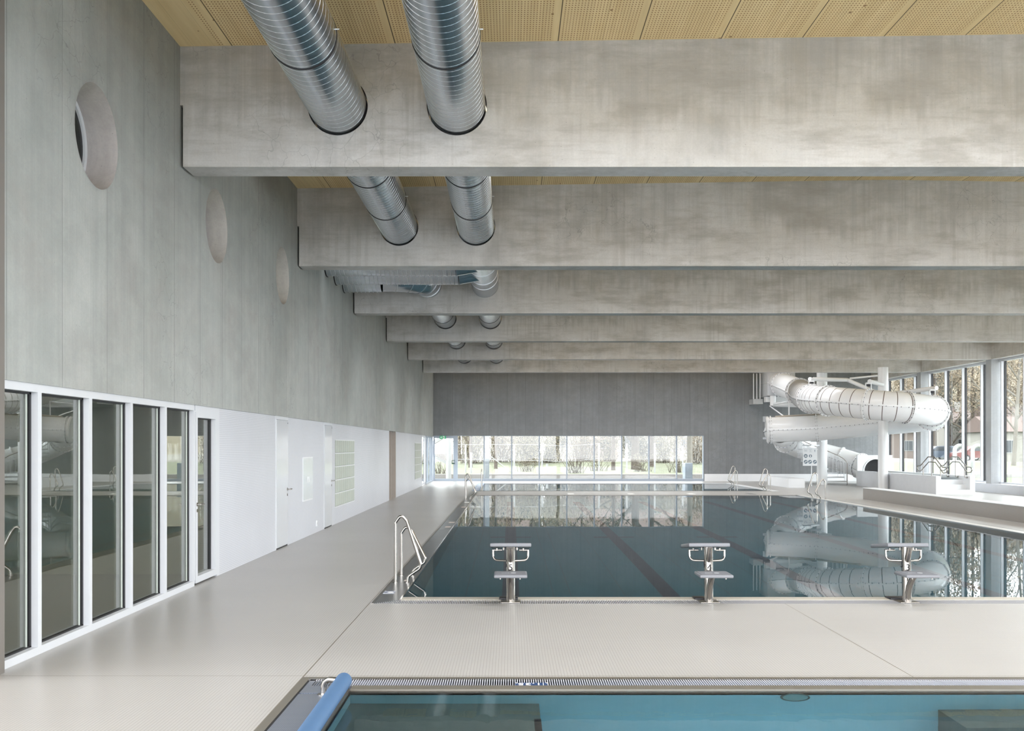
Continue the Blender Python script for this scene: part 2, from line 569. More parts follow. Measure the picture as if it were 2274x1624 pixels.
def tag(o, label, cat, group=None, kind=None):
    o['label'] = label
    o['category'] = cat
    if group:
        o['group'] = group
    if kind:
        o['kind'] = kind
    return o


def thing(name, label, cat, loc, group=None):
    o = bpy.data.objects.new(name, None)
    o.empty_display_size = 0.2
    COL.objects.link(o)
    o.location = loc
    BASE[o.name] = Vector(loc)
    return tag(o, label, cat, group)


def structure(name, bm, mat, parent=None, smooth=False):
    o = emit(name, bm, mat, parent, smooth)
    if parent is None:
        o['kind'] = 'structure'
    return o


def sroot(name, loc):
    o = bpy.data.objects.new(name, None)
    COL.objects.link(o)
    o.location = loc
    BASE[o.name] = Vector(loc)
    o['kind'] = 'structure'
    return o


def cut(o, cbm):
    """drill the closed shapes in cbm out of o"""
    bmesh.ops.recalc_face_normals(cbm, faces=cbm.faces[:])
    me = bpy.data.meshes.new('drill')
    cbm.to_mesh(me)
    cbm.free()
    c = bpy.data.objects.new('drill', me)
    COL.objects.link(c)
    md = o.modifiers.new('drill', 'BOOLEAN')
    md.operation = 'DIFFERENCE'
    md.solver = 'EXACT'
    md.object = c
    dg = bpy.context.evaluated_depsgraph_get()
    new = bpy.data.meshes.new_from_object(o.evaluated_get(dg))
    o.modifiers.clear()
    o.data = new
    bpy.data.objects.remove(c)
    bpy.data.meshes.remove(me)


def text_mesh(name, body, size, mat, parent, matrix, depth=0.001, align='CENTER'):
    cu = bpy.data.curves.new(name, 'FONT')
    cu.body = body
    cu.size = size
    cu.extrude = depth
    cu.align_x = align
    cu.align_y = 'CENTER'
    tmp = bpy.data.objects.new(name + '_tmp', cu)
    COL.objects.link(tmp)
    dg = bpy.context.evaluated_depsgraph_get()
    me = bpy.data.meshes.new_from_object(tmp.evaluated_get(dg))
    bpy.data.objects.remove(tmp)
    bpy.data.curves.remove(cu)
    me.transform(matrix)
    off = BASE.get(parent.name, Vector())
    me.transform(Matrix.Translation(-off))
    me.materials.clear()
    me.materials.append(mat)
    o = bpy.data.objects.new(name, me)
    COL.objects.link(o)
    o.parent = parent
    BASE[o.name] = off
    return o


def B():
    return bmesh.new()


# ---------------------------------------------------------------- dimensions
XL = -4.08                      # left wall
XR = 18.95                      # inner face of the right pillars
XG = 19.35                      # right glass line
YE = 52.1                       # far end wall
YN = -3.4                       # near end, behind the camera
ZS = 5.26                       # underside of beams
BY = [12.23 + 6.71 * k for k in range(-2, 6)]       # beam front faces
BT = 0.43
PXL, PXR = -1.29, 10.65         # water edges of the pools
ZW = -0.012                     # water level
RIDGE = 7.2


def roof_z(x):
    return 6.74 + 0.17 * (1 - abs(x - RIDGE) / (RIDGE - XL))


# ---------------------------------------------------------------- room shell
# floor with the pool openings left free
bm = B()
def slab(x0, x1, y0, y1, z0=-0.25, z1=0.0):
    box(bm, x0, x1, y0, y1, z0, z1)
slab(-9.0, -1.6, YN, YE)                       # left deck
slab(-1.6, 10.98, YN, 1.0)
slab(-1.6, 10.98, 7.735, 11.38)                # deck between the two pools
slab(-1.3, 10.98, 37.0, 40.45)                 # strip between the main and the far pool
slab(-1.6, 10.98, 49.35, YE)
slab(10.98, XG + 0.3, YN, YE)
structure('floor', bm, M['floor'])

# left wall upper concrete with three portholes
bm = B()
box(bm, XL - 0.45, XL, 7.75, YE + 0.4, 2.345, 7.3)
wl = structure('wall_left', bm, M['wall'])
cb = B()
PORTS = (9.78, 13.76, 17.73)
for y in PORTS:
    sweep(cb, [(XL - 0.8, y, 4.865), (XL + 0.3, y, 4.865)], 0.51, 64)
cut(wl, cb)
for p in wl.data.polygons:
    p.use_smooth = False
for i, y in enumerate(PORTS):
    w = sroot('window_%d' % (20 + i), (XL - 0.3, y, 4.865))
    bm = B()
    annulus(bm, Vector((XL - 0.34, y, 4.865)), Vector((1, 0, 0)), Vector((0, 1, 0)), Vector((0, 0, 1)), 0.455, 0.512, 0.05, 64)
    emit('frame', bm, M['frame'], w)
    bm = B()
    annulus(bm, Vector((XL - 0.365, y, 4.865)), Vector((1, 0, 0)), Vector((0, 1, 0)), Vector((0, 0, 1)), 0.41, 0.46, 0.05, 64)
    emit('gasket', bm, M['gasket'], w)
    bm = B()
    disc(bm, (XL - 0.38, y, 4.865), 0.45, (1, 0, 0), 0.012, 64)
    emit('pane', bm, M['darkglass'], w)
    bm = B()
    annulus(bm, Vector((XL - 0.20, y, 4.865)), Vector((1, 0, 0)), Vector((0, 1, 0)), Vector((0, 0, 1)), 0.507, 0.53, 0.40, 64)
    emit('lining', bm, M['reveal'], w)

# near end of the left wall: dark return and recessed wall
bm = B()
box(bm, -9.2, -4.035, 7.6, 7.9, 0, 7.3)
structure('wall_return', bm, plain('wall_return_paint', (0.17, 0.155, 0.14), 0.6))
bm = B()
box(bm, -9.2, -8.9, YN, 7.6, 0, 0.3)
box(bm, -9.2, -8.9, YN, 7.6, 6.4, 7.3)
for y in (YN, 0.0, 3.7, 7.3):
    box(bm, -9.2, -8.9, y, y + 0.3, 0.3, 6.4)
structure('wall_recess', bm, M['wall'])  # tall openings added out of view to let daylight in from the left
# room behind the left glazing
bm = B()
box(bm, -9.0, -8.8, 7.9, 14.2, 0, 2.5)
box(bm, -9.0, XL - 0.1, 14.0, 14.2, 0, 2.5)
box(bm, -9.0, XL - 0.1, 7.9, 14.0, 2.36, 2.5)
structure('wall_side_room', bm, M['roomdark'])

# lower left wall: white mosaic, doors let in
DOORS = ((17.23, 18.20), (21.68, 22.67))
bm = B()
segs = ((13.92, 17.23), (18.20, 21.68), (22.67, 33.37), (35.2, 45.56))
for a, b in segs:
    box(bm, XL - 0.35, XL - 0.012, a, b, 0, 2.345)
structure('wall_left_lower', bm, M['walltile'])
bm = B()
box(bm, XL - 0.30, XL - 0.14, 33.3705, 35.0595, 0, 2.345)
structure('wall_recess_back', bm, M['brown'])
bm = B()
box(bm, XL - 0.30, XL + 0.004, 35.0605, 35.2, 0, 2.344)
box(bm, XL - 0.14, XL - 0.05, 34.3, 34.36, 0, 2.344)
structure('trim_5', bm, M['brown'])

# far end wall
bm = B()
wt = 0.45
WX0, WX1, WZ1 = XL, 10.16, 2.395
box(bm, XL, XG + 0.4, YE, YE + wt, WZ1, 7.3)
box(bm, WX1, XG + 0.4, YE, YE + wt, -0.2, WZ1)
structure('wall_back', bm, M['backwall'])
bm = B()
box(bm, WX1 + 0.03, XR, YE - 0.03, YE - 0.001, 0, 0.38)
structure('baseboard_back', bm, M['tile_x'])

# ceiling: slight ridge, perforated wood panels
bm = B()
y0, y1 = YN - 0.2, YE + 0.3
prism(bm, [(-9.2, y0, roof_z(XL)), (XL - 0.4, y0, roof_z(XL)), (RIDGE, y0, roof_z(RIDGE)), (XG + 0.6, y0, roof_z(XG)), (XG + 0.6, y0, 7.5), (-9.2, y0, 7.5)], (0, y1 - y0, 0))
ceil = structure('ceiling', bm, M['wood'])
# holes for the added, unseen rooflights
cb = B()
for a, b in ADDED_ROOFLIGHTS:
    box(cb, -1.6, 12.6, a, b, 6.0, 8.5)
cut(ceil, cb)

# wall behind the camera, its high unseen openings added to let in daylight
bm = B()
box(bm, -9.2, XG + 0.4, YN - 0.3, YN, 6.2, 7.4)
box(bm, -9.2, XG + 0.4, YN - 0.3, YN, -0.2, 0.25)
for x in (-9.2, -2.1, 5.0, 12.1, XG):
    box(bm, x, x + 0.35, YN - 0.3, YN, 0.25, 6.2)
structure('wall_front', bm, M['pillar'])

# right facade: spandrel, sill wall
bm = B()
box(bm, XR, XG + 0.35, YN, YE, ZS, 7.3)
structure('wall_right', bm, M['beam'])
bm = B()
box(bm, XR, XG + 0.3, YN, YE - 0.04, 0.0, 0.35)
structure('wall_right_sill', bm, M['walltile'])

# ---------------------------------------------------------------- beams and pillars
DXL, DXR, DZ = -2.135, -0.665, 6.02
ORD = ['hidden', 'overhead', 'nearest', 'second', 'third', 'fourth', 'fifth', 'farthest']
for i, y in enumerate(BY):
    if i == 0:
        continue
    bm = B()
    zb, zn = ZS, 6.02
    x1 = XR + 0.002
    poly = [(XL, roof_z(XL)), (XL, zn), (XL + 0.035, zn), (XL + 0.035, zb), (x1, zb), (x1, roof_z(XR)), (RIDGE, roof_z(RIDGE))]
    prism(bm, [(x, y, z + (0.02 if z > 6.5 else 0)) for x, z in poly], (0, BT, 0))
    lab = {1: 'concrete roof beam above and in front of the two long ducts',
           2: 'nearest concrete roof beam, tall and stained, pierced by two wide steel ducts',
           3: 'second concrete roof beam from the front, two ducts through it and branch ducts behind',
           4: 'third concrete roof beam from the front, where the ducts bend to the wall',
           5: 'fourth concrete roof beam from the front, a low strip with two ducts in it',
           6: 'fifth concrete roof beam from the front, ending over the tall right pillar',
           7: 'farthest concrete roof beam, just in front of the tube slide start'}[i]
    b = tag(emit('concrete_beam', bm, M['beam'], None, False), lab, 'beam', 'concrete roof beams')
    cb = B()
    for x in (DXL, DXR):
        sweep(cb, [(x, y - 0.2, DZ), (x, y + BT + 0.2, DZ)], 0.372 if i != 4 else 0.352, 48)
    cut(b, cb)
    if i >= 5 or i in (2, 3):
        pass
PB = BY + [52.49]
for i, y in enumerate(BY):
    bm = B()
    box(bm, XR, XG, y, y + BT, 0.35, ZS)
    lab = 'concrete pillar between tall right windows, %s' % ['behind the camera', 'beside the camera', 'under the nearest beam', 'under the second beam', 'under the third beam', 'under the fourth beam', 'under the fifth beam, right of the stair rails', 'under the farthest beam, behind the slide bend'][i]
    if i >= 3:
        tag(emit('concrete_pillar', bm, M['pillar'], None, False), lab, 'pillar', 'pillars of the right window front')
    else:
        structure('wall_right_pier', bm, M['pillar'])

# ---------------------------------------------------------------- right windows, one per bay
n = 2
for i in range(len(BY)):
    ya = BY[i] + BT
    yb = BY[i + 1] if i + 1 < len(BY) else YE
    if i == 0:
        ya = YN
    w = sroot('window_%d' % n, (XG, ya, 0.35))
    n += 1
    z0, z1 = 0.36, 5.25
    bm = B()
    box(bm, XG - 0.06, XG + 0.04, ya, yb, z0, z0 + 0.06)
    box(bm, XG - 0.08, XG + 0.04, ya, yb, z1 - 0.09, z1)
    emit('frame', bm, M['frame'], w)
    ms = [BY[i] - 0.34 + 1.6775 * k for k in range(-8, 9)]
    for m in ms:
        if ya + 0.05 < m < yb - 0.02:
            bm = B()
            box(bm, XG - 0.165, XG + 0.03, m + 0.004, m + 0.072, z0 + 0.06, z1 - 0.09)
            mu = emit('mullion', bm, M['frame'], w)
            bm = B()
            box(bm, XG - 0.05, XG + 0.02, m - 0.045, m + 0.002, z0 + 0.06, z1 - 0.09)
            emit('gasket', bm, M['gasket'], mu)
    bm = B()
    box(bm, XG + 0.002, XG + 0.012, ya, yb, z0 + 0.05, z1 - 0.05)
    emit('pane', bm, M['glass'], w, False)

# ---------------------------------------------------------------- far window with exit door
w = sroot('window_1', (3.0, YE + 0.1, 0))
PXS = 0.0236818          # metres per picture pixel at the end wall
mx = [(x - 1134) * PXS for x in (1075, 1136.4, 1197.6, 1258.8, 1319.8, 1381, 1441.6, 1503)]
DX0, DX1 = XL + 0.02, (1015 - 1134) * PXS
bm = B()
box(bm, DX1 + 0.03, WX1 - 0.03, YE + 0.05, YE + 0.16, 0.0, 0.13)
box(bm, DX1 + 0.03, WX1 - 0.03, YE + 0.05, YE + 0.16, WZ1 - 0.02, WZ1 + 0.002)
box(bm, WX1 - 0.03, WX1 + 0.001, YE + 0.01, YE + 0.16, 0.0, WZ1)
emit('frame', bm, M['greyframe'], w)
for x in mx:
    bm = B()
    box(bm, x - 0.032, x + 0.032, YE + 0.03, YE + 0.16, 0.13, WZ1 - 0.02)
    emit('mullion', bm, M['greyframe'], w)
bm = B()
box(bm, DX1, WX1 - 0.03, YE + 0.10, YE + 0.11, 0.12, WZ1 - 0.01)
emit('pane', bm, M['glass'], w, False)

w = sroot('door_4', (-3.4, YE + 0.1, 0))
bm = B()
box(bm, XL + 0.05, DX1 - 0.11, YE + 0.05, YE + 0.16, WZ1 - 0.06, WZ1)
box(bm, XL, XL + 0.05, YE + 0.05, YE + 0.16, 0, WZ1)
box(bm, DX1 - 0.11, DX1 + 0.03, YE + 0.05, YE + 0.16, 0, WZ1)
box(bm, XL + 0.05, DX1 - 0.11, YE + 0.05, YE + 0.16, 0, 0.03)
emit('frame', bm, M['greyframe'], w)
bm = B()
lx0, lx1 = XL + 0.05, DX1 - 0.11
box(bm, lx0, lx0 + 0.04, YE + 0.06, YE + 0.13, 0.03, WZ1 - 0.06)
box(bm, lx1 - 0.09, lx1, YE + 0.06, YE + 0.13, 0.03, WZ1 - 0.06)
box(bm, lx0 + 0.04, lx1 - 0.09, YE + 0.06, YE + 0.13, WZ1 - 0.13, WZ1 - 0.06)
box(bm, lx0 + 0.04, lx1 - 0.09, YE + 0.06, YE + 0.13, 0.03, 0.13)
lf = emit('leaf', bm, M['greyframe'], w)
bm = B()
box(bm, lx0, lx1, YE + 0.09, YE + 0.10, 0.1, WZ1 - 0.1)
emit('pane', bm, M['glass'], w, False)
bm = B()
box(bm, lx1 - 0.17, lx1 - 0.13, YE + 0.0, YE + 0.06, 0.92, 1.10)
box(bm, lx1 - 0.17, lx1 - 0.02, YE - 0.02, YE + 0.06, 0.90, 0.96)
box(bm, lx1 - 0.17, lx1 - 0.02, YE + 0.02, YE + 0.06, 1.08, 1.11)
emit('panic_handle', bm, plain('dark_green_handle', (0.02, 0.06, 0.045), 0.4), w)

# exit sign over the door
es = thing('exit_sign', 'small green exit sign with white figure over the glass end door', 'sign', ((984 - 1134) * PXS, YE - 0.06, 2.2))
ex = (984 - 1134) * PXS
bm = B()
box(bm, ex - 0.17, ex + 0.15, YE - 0.075, YE - 0.05, 2.22, 2.385)
emit('panel', bm, M['green'], es)
bm = B()
yy = YE - 0.077
box(bm, ex - 0.115, ex - 0.085, yy - 0.002, yy, 2.31, 2.36)
prism(bm, [(ex - 0.14, yy, 2.31), (ex - 0.06, yy, 2.31), (ex - 0.10, yy, 2.25)], (0, -0.002, 0))
box(bm, ex - 0.015, ex + 0.085, yy - 0.002, yy, 2.22, 2.37)
emit('arrow', bm, M['lettering'], es)
bm = B()
disc(bm, (ex + 0.045, yy - 0.004, 2.345), 0.014, (0, 1, 0), 0.003, 10)
prism(bm, [(ex + 0.02, yy - 0.003, 2.33), (ex + 0.06, yy - 0.003, 2.33), (ex + 0.05, yy - 0.003, 2.28), (ex + 0.075, yy - 0.003, 2.23), (ex + 0.055, yy - 0.003, 2.23), (ex + 0.03, yy - 0.003, 2.27), (ex + 0.0, yy - 0.003, 2.24)], (0, -0.002, 0))
emit('figure', bm, M['green'], es)
bm = B()
rod(bm, (ex, YE - 0.062, 2.38), (ex, YE - 0.062, 2.46), 0.008)
rod(bm, (ex, YE - 0.062, 2.45), (ex, YE + 0.01, 2.45), 0.008)
emit('bracket', bm, M['greyframe'], es)

# ---------------------------------------------------------------- left glazing
gx = XL - 0.07
w = sroot('window_11', (gx, 10.5, 0))
GY = [7.56, 8.61, 9.655, 10.70, 11.76, 12.82]
GT = 2.345
bm = B()
box(bm, gx - 0.05, XL - 0.012, 7.9, 12.82, GT - 0.072, GT)
box(bm, gx - 0.05, XL - 0.012, 7.9, 12.82, 0, 0.068)
emit('frame', bm, M['frame'], w)
for y in GY[1:]:
    bm = B()
    box(bm, gx - 0.05, XL - 0.012, y - 0.034, y + 0.034, 0.068, GT - 0.072)
    emit('mullion', bm, M['frame'], w)
bm = B()
for a, b in zip(GY, GY[1:]):
    a = max(a, 7.9)
    box(bm, gx - 0.052, gx - 0.0, b - 0.066, b - 0.033, 0.068, GT - 0.072)
    box(bm, gx - 0.052, gx - 0.0, a + 0.034, b - 0.034, GT - 0.09, GT - 0.071)
    box(bm, gx - 0.052, gx - 0.0, a + 0.034, b - 0.034, 0.067, 0.080)
emit('gasket', bm, M['gasket'], w)
bm = B()
for a, b in zip(GY, GY[1:]):
    box(bm, gx - 0.018, gx - 0.004, b - 0.104, b - 0.099, 0.07, GT - 0.075)
emit('edge_seal', bm, plain('pale_seal', (0.55, 0.6, 0.55), 0.4), w)
bm = B()
box(bm, gx - 0.03, gx - 0.02, 7.9, 12.80, 0.06, GT - 0.06)
emit('pane', bm, M['darkglass'], w, False)

w = sroot('door_3', (gx, 13.35, 0))
bm = B()
box(bm, gx - 0.05, XL - 0.012, 12.855, 13.80, GT - 0.088, GT)
box(bm, gx - 0.05, XL - 0.012, 13.80, 13.92, 0, GT)
emit('frame', bm, M['frame'], w)
bm = B()
a, b = 12.87, 13.80
box(bm, gx - 0.04, XL - 0.008, a, a + 0.075, 0.025, GT - 0.085)
box(bm, gx - 0.04, XL - 0.008, b - 0.075, b, 0.025, GT - 0.085)
box(bm, gx - 0.04, XL - 0.008, a + 0.075, b - 0.075, GT - 0.16, GT - 0.085)
box(bm, gx - 0.04, XL - 0.008, a + 0.075, b - 0.075, 0.025, 0.11)
lf = emit('leaf', bm, M['frame'], w)
bm = B()
box(bm, gx - 0.042, gx - 0.0, b - 0.105, b - 0.074, 0.11, GT - 0.16)
box(bm, gx - 0.042, gx - 0.0, a + 0.074, b - 0.074, GT - 0.175, GT - 0.159)
emit('gasket', bm, M['gasket'], lf)
bm = B()
box(bm, gx - 0.03, gx - 0.02, a + 0.07, b - 0.07, 0.10, GT - 0.15)
emit('pane', bm, M['darkglass'], lf, False)
bm = B()
y = a + 0.04
rod(bm, (XL - 0.01, y, 1.05), (XL + 0.05, y, 1.05), 0.010)
sweep(bm, rounded([(XL + 0.045, y - 0.01, 1.05), (XL + 0.05, y + 0.13, 1.05), (XL + 0.01, y + 0.135, 1.05)], 0.015), 0.010)
disc(bm, (XL - 0.005, y, 1.05), 0.026, (1, 0, 0), 0.008)
disc(bm, (XL - 0.005, y, 0.97), 0.022, (1, 0, 0), 0.008)
emit('handle', bm, M['steel'], lf)

# ---------------------------------------------------------------- white doors in the tiled wall
for i, (a, b) in enumerate(DOORS):
    w = sroot('door_%d' % (i + 1), (XL, (a + b) / 2, 0))
    bm = B()
    box(bm, XL - 0.12, XL - 0.006, a, a + 0.045, 0.0, GT)
    box(bm, XL - 0.12, XL - 0.006, b - 0.045, b, 0.0, GT)
    box(bm, XL - 0.12, XL - 0.006, a + 0.045, b - 0.045, GT - 0.06, GT)
    emit('frame', bm, M['frame'], w)
    bm = B()
    box(bm, XL - 0.10, XL + 0.002, a + 0.05, b - 0.05, 0.028, GT - 0.065)
    lf = emit('leaf', bm, M['door'], w)
    bm = B()
    box(bm, XL - 0.12, XL - 0.01, a + 0.03, b - 0.03, 0.0, 0.027)
    emit('threshold', bm, M['gasket'], w)
    bm = B()
    y = b - 0.12
    rod(bm, (XL, y, 1.03), (XL + 0.06, y, 1.03), 0.010)
    sweep(bm, rounded([(XL + 0.055, y - 0.01, 1.03), (XL + 0.058, y + 0.15, 1.03), (XL + 0.015, y + 0.155, 1.03)], 0.018), 0.011)
    disc(bm, (XL + 0.004, y, 1.03), 0.028, (1, 0, 0), 0.010)
    disc(bm, (XL + 0.004, y, 0.93), 0.024, (1, 0, 0), 0.010)
    emit('handle', bm, M['steel'], lf)
    bm = B()
    disc(bm, (XL + 0.003, b - 0.075, GT - 0.11), 0.012, (1, 0, 0), 0.006)
    disc(bm, (XL + 0.010, y, 0.93), 0.011, (1, 0, 0), 0.006)
    emit('lock', bm, M['bolt'], lf)

# flush hose cabinet between the doors
t = thing('wall_cabinet', 'flush pale wall cabinet between the two white doors', 'cabinet', (XL, 19.96, 0.72))
bm = B()
box(bm, XL - 0.05, XL - 0.004, 19.47, 20.45, 0.72, 1.60)
emit('frame', bm, M['white'], t)
bm = B()
box(bm, XL - 0.03, XL + 0.003, 19.50, 20.42, 0.75, 1.57)
d = emit('door', bm, M['cabinet'], t)
for y in (19.90, 20.03):
    bm = B()
    box(bm, XL + 0.0, XL + 0.012, y - 0.02, y + 0.02, 1.09, 1.20, 0.003)
    emit('pull', bm, M['white'], d)

t = thing('wall_socket', 'small white socket low on the tiled wall left of the second door', 'socket', (XL, 20.87, 0.13))
bm = B()
box(bm, XL - 0.013, XL + 0.006, 20.82, 20.92, 0.13, 0.25, 0.004)
emit('plate', bm, M['white'], t)
bm = B()
disc(bm, (XL + 0.007, 20.87, 0.19), 0.025, (1, 0, 0), 0.006)
emit('outlet', bm, plain('socket_grey', (0.5, 0.5, 0.5), 0.5), t)

# air grilles
def grille(name, label, y0, y1, z0, z1, cols, rows):
    t = thing(name, label, 'grille', (XL, (y0 + y1) / 2, z0), 'air grilles in the tiled wall')
    bm = B()
    box(bm, XL - 0.03, XL - 0.010, y0, y1, z0, z1)
    emit('backing', bm, M['ventdark'], t)
    dz = (z1 - z0) / rows
    dy = (y1 - y0) / cols
    for r in range(rows):
        bm = B()
        for c in range(cols):
            box(bm, XL - 0.012, XL + 0.004, y0 + c * dy + 0.018, y0 + (c + 1) * dy - 0.018, z0 + r * dz + 0.02, z0 + (r + 1) * dz - 0.012)
        emit('louvre_panel', bm, M['vent'], t)
    bm = B()
    for r in range(rows + 1):
        box(bm, XL - 0.012, XL + 0.006, y0, y1, z0 + r * dz - 0.012, z0 + r * dz + 0.010)
    emit('frame', bm, M['white'], t)
grille('air_grille', 'large grey green air grille of five panels beside the second white door', 23.07, 25.87, 0.40, 1.965, 10, 5)
grille('air_grille', 'small distant air grille at the far end of the tiled wall', 42.3, 45.2, 0.41, 1.97, 8, 5)

# far glass doors on the left wall
w = sroot('door_5', (XL, 46.5, 0))
bm = B()
for y in (45.58, 47.50):
    box(bm, XL - 0.10, XL - 0.005, y, y + 0.06, 0, GT)
box(bm, XL - 0.10, XL - 0.006, 45.64, 47.5, GT - 0.07, GT - 0.001)
emit('frame', bm, M['frame'], w)
bm = B()
box(bm, XL - 0.06, XL - 0.02, 45.64, 47.5, 0.02, 0.12)
emit('leaf', bm, M['frame'], w)
bm = B()
box(bm, XL - 0.05, XL - 0.04, 45.64, 47.5, 0.1, GT - 0.06)
emit('pane', bm, M['glass'], w, False)
bm = B()
rod(bm, (XL - 0.04, 45.9, 1.03), (XL + 0.05, 45.9, 1.03), 0.012)
rod(bm, (XL + 0.045, 45.88, 1.03), (XL + 0.045, 46.1, 1.03), 0.012)
emit('handle', bm, M['bolt'], w)
w = sroot('window_12', (XL, 49.8, 0))
bm = B()
box(bm, XL - 0.10, XL + 0.03, 47.56, 47.66, 0, GT)
for y in (49.05, 50.5, 51.9):
    box(bm, XL - 0.10, XL + 0.0, y, y + 0.10, 0, GT)
box(bm, XL - 0.098, XL - 0.004, 47.66, YE, GT - 0.06, GT - 0.001)
box(bm, XL - 0.098, XL - 0.004, 47.66, YE, 0.001, 0.06)
emit('frame', bm, M['greyframe'], w)
bm = B()
box(bm, XL - 0.05, XL - 0.04, 47.6, YE, 0.05, GT - 0.05)
emit('pane', bm, M['glass'], w, False)

# ---------------------------------------------------------------- pools
def basin(name, x0, x1, y0, y1, depth, mat, label):
    bm = B()
    t = 0.15
    box(bm, x0 - t, x1 + t, y0 - t, y1 + t, -depth - t, -depth)
    box(bm, x0 - t, x0, y0 - t, y1 + t, -depth, -0.03)
    box(bm, x1, x1 + t, y0 - t, y1 + t, -depth, -0.03)
    box(bm, x0, x1, y0 - t, y0, -depth, -0.03)
    box(bm, x0, x1, y1, y1 + t, -depth, -0.03)
    o = emit(name, bm, mat, None, False)
    tag(o, label, 'pool basin', None, 'structure')
    return o


def surface(name, x0, x1, y0, y1, mat, label, z=ZW):
    bm = B()
    v = [bm.verts.new(p) for p in ((x0, y0, z), (x1, y0, z), (x1, y1, z), (x0, y1, z))]
    bm.faces.new(v)
    o = emit(name, bm, mat, None, False)
    if o.data.polygons[0].normal.z < 0:
        o.data.flip_normals()
    tag(o, label, 'water', None, 'stuff')
    return o


MY0, MY1 = 11.85, 37.0
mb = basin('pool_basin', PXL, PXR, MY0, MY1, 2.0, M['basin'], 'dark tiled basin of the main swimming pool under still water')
for k in range(5):
    x = 2.3 * k
    bm = B()
    box(bm, x - 0.125, x + 0.125, MY0 + 0.001, MY1 - 2.0, -1.999, -1.994)
    box(bm, x - 0.125, x + 0.125, MY0 + 0.001, MY0 + 0.006, -1.99, -0.9)
    box(bm, x - 0.45, x + 0.45, 22.0, 22.22, -1.999, -1.9935)
    emit('lane_marking', bm, M['lane'], mb)
bm = B()
for k in range(5):
    for dx in (0.62, 0.87, 1.65):
        x = 2.3 * k + dx
        if x < PXR - 0.1:
            box(bm, x - 0.009, x + 0.009, MY0, MY1, -1.999, -1.996)
box(bm, -0.66, -0.64, MY0, MY1, -1.999, -1.996)
emit('weld_seam', bm, M['joint'], mb)
surface('water', PXL, PXR, MY0, MY1, M['water'], 'still mirror-like water of the large swimming pool')
FY0, FY1 = 40.62, 49.1
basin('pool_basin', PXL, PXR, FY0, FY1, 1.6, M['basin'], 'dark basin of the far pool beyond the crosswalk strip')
surface('water', PXL, PXR, FY0, FY1, M['water'], 'bright reflecting water of the far pool under the end window')
TY0, TY1, TXL = 1.2, 7.347, -1.19
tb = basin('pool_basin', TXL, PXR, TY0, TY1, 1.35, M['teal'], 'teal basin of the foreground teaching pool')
bm = B()
box(bm, TXL, 0.21, 4.6, TY1, -1.35, -0.35)
s = emit('step', bm, M['tealdark'], tb)
bm = B()
box(bm, 0.165, 0.213, 4.6, 6.95, -0.352, -0.345)
box(bm, TXL + 0.02, 0.15, 6.52, 6.56, -0.3495, -0.345)
emit('edge_strip', bm, M['rubber'], s)
bm = B()
box(bm, 3.17, PXR, 6.89, TY1, -1.35, -0.54)
emit('bench', bm, M['tealdark'], tb)
surface('water', TXL, PXR, TY0, TY1, M['waternear'], 'clear teal water of the foreground teaching pool')
ul = thing('underwater_light', 'round underwater light set in the teaching pool wall', 'light', (2.107, TY1 - 0.01, -0.275))
bm = B()
disc(bm, (2.107, TY1 - 0.005, -0.175), 0.10, (0, 1, 0), 0.02, 32)
emit('lens', bm, M['lens'], ul)
bm = B()
annulus(bm, Vector((2.107, TY1 - 0.012, -0.175)), Vector((0, 1, 0)), Vector((1, 0, 0)), Vector((0, 0, 1)), 0.095, 0.108, 0.02, 32)
emit('rim', bm, M['tealdark'], ul)

# white strip between the main pool and the far pool, dark joint behind it
bm = B()
box(bm, -1.3, 10.65, 40.45, 40.62, -0.2, 0.006)
structure('trim_1', bm, M['gasket'])
bm = B()
box(bm, -1.3, 10.65, 49.1, 49.36, -0.25, 0.003)
structure('trim_2', bm, M['white'])


# gutters: grates, rims, covers
def grate(label, x0, x1, y0, y1, pitch, bar, mat=None):
    t = thing('gutter_grate', label, 'grate', ((x0 + x1) / 2, (y0 + y1) / 2, -0.05))
    bm = B()
    box(bm, x0, x1, y0, y1, -0.16, -0.05)
    emit('channel', bm, M['gasket'], t)
    bm = B()
    x = x0
    while x < x1:
        box(bm, x, min(x + bar, x1), y0, y1, -0.03, 0.001)
        x += pitch
    emit('slats', bm, mat or M['slat'], t)
    return t


g = grate('long slatted gutter grate along the starting block edge of the main pool', -1.62, 10.95, 11.385, 11.64, 0.0205, 0.0080)
bm = B()
box(bm, -1.29, 10.95, 11.64, 11.85, -0.12, 0.004)
emit('rim', bm, plain('sand_rim', (0.50, 0.465, 0.40), 0.35, 0.3), g)
g = grate('slatted gutter grate along the teaching pool in the foreground', -1.50, 10.95, 7.462, 7.645, 0.0178, 0.0070, plain('grate_slat_blue', (0.40, 0.42, 0.48), 0.4))
bm = B()
box(bm, -1.19, 10.95, 7.347, 7.462, -0.12, 0.004)
emit('rim', bm, M['taupe'], g)
bm = B()
box(bm, -1.62, 10.95, 7.66, 7.735, -0.12, 0.004)
emit('kerb', bm, M['taupe'], g)
bm = B()
box(bm, -1.56, 10.95, 7.645, 7.66, -0.12, 0.009)
emit('edge', bm, M['steel'], g)

